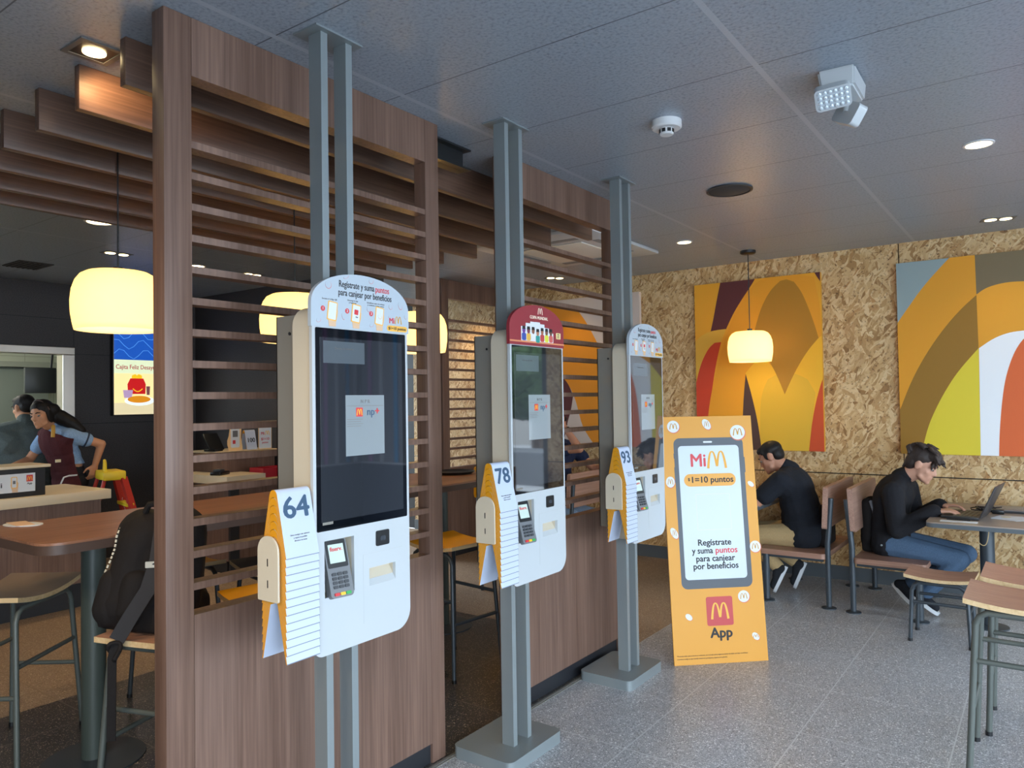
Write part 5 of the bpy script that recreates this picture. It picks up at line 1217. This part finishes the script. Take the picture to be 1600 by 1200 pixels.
def person(label, J, skin, shirt, pants, shoes, hairfn, sleeve=1.0, g=.012, k=1.0, cat='person', hands=(), belly=0, legs=True, soles=PAPER, hairm=None, extra=None, hem=None, vox=.0065, name='person'):
    base = V(((J['hn'][0]+J['hf'][0])/2, (J['hn'][1]+J['hf'][1])/2, 0))
    t = thing(name, label, cat, base)
    O = lambda p: V(p) - base
    J = {a: (O(b) if a != 'fwd' and a not in ('hf_dir', 'hu_dir') else V(b)) for a, b in J.items()}
    bm = B(); P = head(bm, J['head'], J['hf_dir'], J['hu_dir'])
    capsule(bm, J['c7'], P(-.02, -.06, 0), .058*k, .052); capsule(bm, J['c7'] + V(J['fwd'])*.02, P(.0, -.06, 0), .05*k, .048)
    torso(bm, J, -.006, k, belly)
    for s in ('n', 'f'):
        limb(bm, [J['s'+s], J['e'+s], J['w'+s]], [.047*k, .039*k, .026])
        capsule(bm, J['e'+s], J['e'+s].lerp(J['w'+s], .35), .038*k, .036*k)
        if legs: limb(bm, [J['h'+s], J['k'+s], J['a'+s]], [.078*k, .052, .036])
    for h in hands: hand(bm, J['w'+h[0]], *h[1:])
    body = blob('body', bm, skin, t, vox, 4, .5)
    face(P, t, hairm or HAIRB)
    bm = B(); torso(bm, J, g, k, belly)
    for s in ('n', 'f'):
        if sleeve >= 1.5: limb(bm, [J['s'+s], J['e'+s], J['e'+s].lerp(J['w'+s], .5), J['e'+s].lerp(J['w'+s], .93)], [.064*k+g*.6, .055+g*.5, .052+g*.5, .048+g*.5])
        else: limb(bm, [J['s'+s], J['s'+s].lerp(J['e'+s], sleeve)], [.062*k+g*.6, .056*k+g*.7])
    up = (J['c7']-J['chest']).normalized()
    st = blob('jacket' if sleeve >= 1.5 else 'shirt', bm, shirt, t, vox*1.1, 6, .5)
    if hem:
        b2 = B(); b2.from_mesh(st.data); r_ = bmesh.ops.bisect_plane(b2, geom=b2.verts[:]+b2.edges[:]+b2.faces[:], plane_co=(0, 0, hem), plane_no=(0, 0, 1), clear_inner=True)
        bmesh.ops.holes_fill(b2, edges=[e for e in b2.edges if e.is_boundary], sides=0); b2.to_mesh(st.data); b2.free()
    bm = B(); cn = (P(-.02, -.06, 0) - J['c7']).normalized()
    capsule(bm, J['c7'] - cn*.01, J['c7'] + cn*.032, .068*k, .062*k); blob('collar', bm, shirt, st, vox, 3)
    if legs:
        bm = B(); ax = (J['hf']-J['hn']).normalized()
        ell(bm, (J['hn']+J['hf'])/2, (ax*.178*k, V((.125, 0, 0)) if abs(ax.y) > .5 else V((0, .125, 0)), V((0, 0, .112))))
        if hem: ell(bm, J['waist']*.5 + (J['hn']+J['hf'])*.25, (ax*.16*k, V((0, .118, 0)), V((0, 0, .115))))
        for s in ('n', 'f'):
            hp = J['h'+s]; limb(bm, [hp, hp.lerp(J['k'+s], .5), J['k'+s], J['k'+s].lerp(J['a'+s], .45), J['k'+s].lerp(J['a'+s], .93)], [.092*k, .08*k, .066, .06, .05])
        blob('trousers', bm, pants, t, vox*1.1, 6)
        for s in ('n', 'f'):
            a, toe, heel = J['a'+s], J['t'+s], J['l'+s]; d = (toe-heel).normalized(); nn = V(J['fwd']); sd = d.cross(V((0, 0, 1))).normalized() if abs(d.z) < .95 else V((0, 1, 0)); u2 = sd.cross(d)
            bm = B(); capsule(bm, heel + d*.035 + u2*.035, toe - d*.05 + u2*.028, .036, .034); capsule(bm, heel + d*.04 + u2*.04, a, .036, .04); capsule(bm, heel+d*.05+u2*.055, toe - d*.12 + u2*.04, .034, .034)
            sh = blob('shoe', bm, shoes, t, vox, 4)
            bm = B(); n_ = 22; w_ = []
            for i in range(n_):
                q = 2*PI*i/n_; L = (toe-heel).length/2; w_.append((math.cos(q)*L, math.sin(q)*(.038 + .006*math.cos(q))))
            mid = (toe+heel)/2; prism(bm, w_, lambda u, v, dd: mid + d*u + sd*v + u2*dd, -.004, .02); obj('sole', bm, soles, sh, True)
    hairfn(P, t, O)
    if extra: extra(P, t, O, J, st)
    return t
def tufts(bm, P, spots, r0, seed, n=1):
    rnd = random.Random(seed)
    for a, b, d, q in spots:
        ell(bm, P(a, b, d), ((q, 0, 0), (0, q, 0), (0, 0, q)), 10)
# young man with laptop
def hair_young(P, t, O):
    bm = B(); f = P(1, 0, 0)-P(0, 0, 0); u = P(0, 1, 0)-P(0, 0, 0); r = P(0, 0, 1)-P(0, 0, 0)
    ell(bm, P(-.028, .045, 0), (r*.086, f*.096, u*.082)); ell(bm, P(-.058, -.005, 0), (r*.076, f*.056, u*.075)); ell(bm, P(.035, .078, 0), (r*.07, f*.062, u*.042))
    rnd = random.Random(5)
    for k in range(60):
        a = rnd.uniform(-.3, PI*.92); s = rnd.uniform(-1, 1); x = -.03 + .10*math.cos(a); z = .045 + .085*math.sin(a); w_ = s*.08*math.sqrt(max(.1, 1-.5*math.cos(a)**2))
        p = P(x, z, w_); dr = (f*(.06*math.sin(a)+.02) - u*(.05*abs(math.cos(a))) + r*s*.02)
        capsule(bm, p, p + dr*rnd.uniform(.4, .9), .013, .006, 6, 2)
    for k in range(12):
        s = rnd.uniform(-1, 1); p = P(.06, .085, s*.055); capsule(bm, p, p + f*rnd.uniform(.04, .075) - u*rnd.uniform(.015, .05) + r*s*.02, .014, .005, 6, 2)
    for k in range(10):
        s = rnd.uniform(-1, 1); p = P(-.09, -.03, s*.05); capsule(bm, p, p - u*rnd.uniform(.03, .05) - f*.01, .014, .006, 6, 2)
    blob('hair', bm, HAIRD, t, .0055, 2, .4)
YM = dict(fwd=(1, 0, 0), head=(-.735, 5.88, 1.022), hf_dir=(.86, -.12, -.44), hu_dir=(.42, 0, .9), c7=(-.868, 5.9, .925), chest=(-.93, 5.9, .775), waist=(-.955, 5.9, .60),
          sn=(-.905, 5.725, .835), sf=(-.86, 6.07, .835), en=(-.875, 5.665, .585), ef=(-.82, 6.12, .60), wn=(-.645, 5.715, .725), wf=(-.635, 5.945, .735),
          hn=(-.95, 5.82, .455), hf=(-.95, 5.99, .455), kn=(-.525, 5.80, .40), kf=(-.50, 6.0, .405), an=(-.745, 5.79, .135), af=(-.86, 5.97, .15),
          tn=(-.655, 5.78, .012), ln=(-.82, 5.79, .13), tf=(-.83, 5.95, .012), lf=(-.965, 5.97, .15))
def jeans_detail(P, t, O, J, st):
    bm = B(); ell(bm, O((-.985, 5.728, .46)), ((.008, 0, 0), (0, .005, 0), (0, 0, .008)), 8); obj('snap_button', bm, STEEL, st, True)
person('young man with wavy dark hair in a black jacket, typing on the open laptop', YM, SKIN('light', 'bf9079'), fabric('black_jacket', '1c1c20', 200), fabric('blue_denim', '4a5f78', 350, .85, .3), fabric('black_canvas_shoe', '202228', 300),
       hair_young, 1.6, .016, 1.0, hands=(('n', (.95, .12, .02), (0, -.1, 1), (0, 1, 0), .38), ('f', (.95, -.12, .02), (0, .1, 1), (0, -1, 0), .38)), hairm=HAIRD, extra=jeans_detail)
# man in the black polo
def hair_short(col):
    def fn(P, t, O):
        bm = B(); f = P(1, 0, 0)-P(0, 0, 0); u = P(0, 1, 0)-P(0, 0, 0); r = P(0, 0, 1)-P(0, 0, 0)
        ell(bm, P(-.02, .04, 0), (r*.079, f*.094, u*.074)); ell(bm, P(-.052, .0, 0), (r*.073, f*.055, u*.066)); ell(bm, P(.03, .066, 0), (r*.062, f*.05, u*.034))
        for s in (-1, 1): ell(bm, P(.012, .012, s*.07), (r*.01, f*.022, u*.035))
        blob('hair', bm, col, t, .0055, 3, .4)
    return fn
PM = dict(fwd=(-1, 0, 0), head=(-1.775, 5.87, 1.045), hf_dir=(-.86, -.06, -.5), hu_dir=(-.45, 0, .9), c7=(-1.645, 5.9, .945), chest=(-1.60, 5.9, .795), waist=(-1.555, 5.9, .60),
          sn=(-1.655, 5.70, .875), sf=(-1.68, 6.10, .875), en=(-1.835, 5.655, .70), ef=(-1.86, 6.12, .70), wn=(-2.05, 5.72, .735), wf=(-2.05, 6.0, .735),
          hn=(-1.545, 5.81, .46), hf=(-1.545, 5.99, .46), kn=(-1.98, 5.80, .44), kf=(-1.98, 6.0, .44), an=(-1.70, 5.79, .20), af=(-1.63, 5.98, .22),
          tn=(-1.735, 5.77, .02), ln=(-1.645, 5.79, .22), tf=(-1.64, 5.97, .02), lf=(-1.555, 5.98, .225))
def polo_detail(P, t, O, J, st):
    bm = B(); box(bm, -.03, .02, -.004, .004, -.02, .02, .004); bmesh.ops.translate(bm, vec=O((-1.50, 5.745, .425)), verts=bm.verts[:]); obj('belt_tag', bm, PAPER, t)
person('man in a black polo and khaki trousers bent over the low table', PM, SKIN('tan', 'b07f66'), fabric('black_polo', '1b1e25', 260), fabric('khaki_cotton', 'b39a70', 300, .85, .2), fabric('dark_shoe', '25272b', 300),
       hair_short(HAIRB), .62, .02, 1.08, hands=(('n', (-.95, .15, -.02), (0, -.2, 1), (0, 1, 0), .5), ('f', (-.95, -.15, -.02), (0, .2, 1), (0, -1, 0), .5)), belly=.03, extra=polo_detail)
# person behind the middle screen
GP = dict(fwd=(.9, -.2, 0), head=(-3.73, 5.88, 1.28), hf_dir=(.9, -.3, -.2), hu_dir=(.2, 0, 1), c7=(-3.78, 5.92, 1.13), chest=(-3.75, 5.92, .98), waist=(-3.74, 5.92, .74),
          sn=(-3.70, 5.75, 1.05), sf=(-3.72, 6.12, 1.05), en=(-3.43, 5.76, 1.07), ef=(-3.5, 6.15, .85), wn=(-3.60, 5.74, 1.30), wf=(-3.3, 6.05, .9),
          hn=(-3.76, 5.84, .47), hf=(-3.76, 6.0, .47), kn=(-3.50, 5.74, .46), kf=(-3.36, 6.0, .44), an=(-3.52, 5.72, .12), af=(-3.4, 6.0, .12), tn=(-3.36, 5.70, .02), ln=(-3.6, 5.72, .02), tf=(-3.25, 6.0, .02), lf=(-3.48, 6.0, .02))
def watch(P, t, O, J, st):
    a, b = J['en'], J['wn']; c = a.lerp(b, .72); d = (b-a).normalized()
    bm = B(); cyl(bm, c - d*.014, c + d*.014, .036, n=18); obj('wristwatch', bm, BLACK, t, True)
person('seated person in navy shirt with wristwatch, forearm raised, behind the middle slats', GP, SKIN('tan', 'b07f66'), fabric('navy_shirt', '1f2740', 260), fabric('pale_jeans', '7f97b5', 350), fabric('dark_shoe', '25272b', 300), hair_short(HAIRB), .45, .014, 1.0,
       hands=(('n', (-.5, .1, .75), (.7, -.5, .4), (0, 1, 0), 1.1),), extra=watch)
# service worker
def hair_long(P, t, O):
    bm = B(); f = P(1, 0, 0)-P(0, 0, 0); u = P(0, 1, 0)-P(0, 0, 0); r = P(0, 0, 1)-P(0, 0, 0)
    ell(bm, P(-.022, .04, 0), (r*.084, f*.098, u*.08)); ell(bm, P(-.05, -.01, 0), (r*.08, f*.062, u*.08))
    for s in (-1, 1): ell(bm, P(-.005, -.02, s*.072), (r*.018, f*.04, u*.07))
    for d in (-.06, -.03, 0, .03, .06): limb(bm, [P(-.06, .01, d), O((-6.97+d*1.0, 2.92, 1.43)), O((-6.93+d*1.3, 2.99, 1.375)), O((-6.90+d*1.3, 3.05, 1.31)), O((-6.89+d*1.2, 3.085, 1.255))], [.06, .062, .055, .04, .018])
    blob('hair', bm, HAIRB, t, .006, 4)
WK = dict(fwd=(.1, -1, -.1), head=(-6.94, 2.785, 1.462), hf_dir=(.5, -.84, -.2), hu_dir=(.0, -.2, 1), c7=(-6.99, 2.90, 1.345), chest=(-6.99, 2.945, 1.20), waist=(-6.99, 3.02, 1.0),
          sn=(-6.84, 2.97, 1.27), sf=(-7.14, 2.91, 1.27), en=(-6.78, 3.20, 1.185), ef=(-7.22, 2.80, 1.06), wn=(-6.82, 3.165, 1.0), wf=(-7.1, 2.62, 1.02),
          hn=(-6.91, 3.05, .86), hf=(-7.07, 3.05, .86), kn=(-6.91, 3.02, .48), kf=(-7.07, 3.02, .48), an=(-6.91, 3.05, .09), af=(-7.07, 3.05, .09), tn=(-6.9, 2.87, .012), ln=(-6.91, 3.10, .012), tf=(-7.07, 2.87, .012), lf=(-7.07, 3.10, .012))
def apron(P, t, O, J, st):
    bm = B(); bur = fabric('burgundy_apron', '4a2226', 260)
    fw, up = V((.25, -.95, -.25)).normalized(), V((0, -.3, 1)).normalized()
    torso(bm, J, .027, .95, 0); ell(bm, O((-6.985, 3.03, .74)), (V((.19, 0, 0)), V((0, .145, 0)), V((0, 0, .22))))
    a = blob('apron', bm, bur, t, .007, 5)
    me = a.data; b2 = B(); b2.from_mesh(me); p0 = O((-6.99, 2.985, 1.04)); nrm = V((.12, -.93, -.2)).normalized()     # cut away the open back and the arm holes
    bmesh.ops.bisect_plane(b2, geom=b2.verts[:]+b2.edges[:]+b2.faces[:], plane_co=p0, plane_no=nrm, clear_inner=True)
    bmesh.ops.bisect_plane(b2, geom=b2.verts[:]+b2.edges[:]+b2.faces[:], plane_co=O((-6.86, 2.86, 1.285)), plane_no=(.35, .1, 1), clear_outer=True)
    bmesh.ops.solidify(b2, geom=b2.faces[:], thickness=.004); b2.to_mesh(me); b2.free()
    bm = B(); tube(bm, [O((-6.90, 2.86, 1.355)), O((-6.865, 2.845, 1.31)), O((-6.86, 2.84, 1.26))], .016, 8); obj('collar_trim', bm, M('ochre_trim', 'c2953f', .7), st, True)
    bm = B(); c = J['sn'].lerp(J['en'], .5); d = (J['en']-J['sn']).normalized(); cyl(bm, c - d*.006, c + d*.006, .069, n=24); obj('sleeve_band', bm, M('navy_trim', '22314a', .7), st, True)
    bm = B(); tube(bm, [O((-6.79, 2.87, .86)), O((-6.775, 2.89, .92)), O((-6.775, 2.93, .93)), O((-6.785, 3.0, .93))], .007, 8); obj('apron_tie', bm, PAPER, a, True)
    bm = B(); box(bm, -.006, .006, -.02, .02, -.012, .012); bmesh.ops.translate(bm, vec=O((-6.81, 2.86, 1.06)), verts=bm.verts[:]); obj('name_badge', bm, M('badge_cream', 'd8cfae', .5), a)
    bm = B(); tube(bm, [P(.0, .075, s*.02) + V((0, 0, 0)) if False else P(.015-.01*abs(s)/4, .12-.012*s*s*.5, s*.021) for s in (-4, -3, -2, -1, 0, 1, 2, 3, 4)], .008, 6); obj('hair_band', bm, M('band_brown', '4a3b36', .6), t, True)
person('woman worker with long black hair, blue shirt and burgundy apron behind the counter', WK, SKIN('warm', 'c08a68'), fabric('sky_blue_shirt', '86a3c4', 260), fabric('black_trousers', '1c1d22', 260), fabric('dark_shoe', '25272b', 300),
       hair_long, .5, .014, .95, hem=1.02, hands=(('n', (.0, -.25, -.95), (1, .1, 0), (0, -1, 0), .7), ('f', (.1, -.9, -.2), (0, 0, 1), (1, 0, 0), .5)), extra=apron)
KK = dict(fwd=(-.9, -.4, 0), head=(-7.42, 2.83, 1.52), hf_dir=(-.93, -.3, -.15), hu_dir=(-.1, -.1, 1), c7=(-7.36, 2.82, 1.37), chest=(-7.34, 2.78, 1.2), waist=(-7.32, 2.78, 1.0), sn=(-7.42, 2.62, 1.29), sf=(-7.30, 2.95, 1.30),
          en=(-7.50, 2.50, 1.08), ef=(-7.42, 2.98, 1.05), wn=(-7.55, 2.45, .98), wf=(-7.5, 2.8, 1.0), hn=(-7.38, 2.68, .86), hf=(-7.28, 2.84, .86), kn=(-7.40, 2.66, .47), kf=(-7.3, 2.84, .47), an=(-7.38, 2.68, .09), af=(-7.28, 2.84, .09),
          tn=(-7.52, 2.6, .012), ln=(-7.34, 2.70, .012), tf=(-7.45, 2.78, .012), lf=(-7.25, 2.86, .012))
person('worker in a dark grey green shirt seen from behind at the kitchen opening', KK, SKIN('warm', 'c08a68'), fabric('grey_green_shirt', '565f5e', 260), fabric('black_trousers', '1c1d22', 260), fabric('dark_shoe', '25272b', 300), hair_short(HAIRB), .5, .03, 1.15,
       hands=(('n', (-.5, -.5, -.4), (0, 0, 1), (0, 1, 0), .5),))
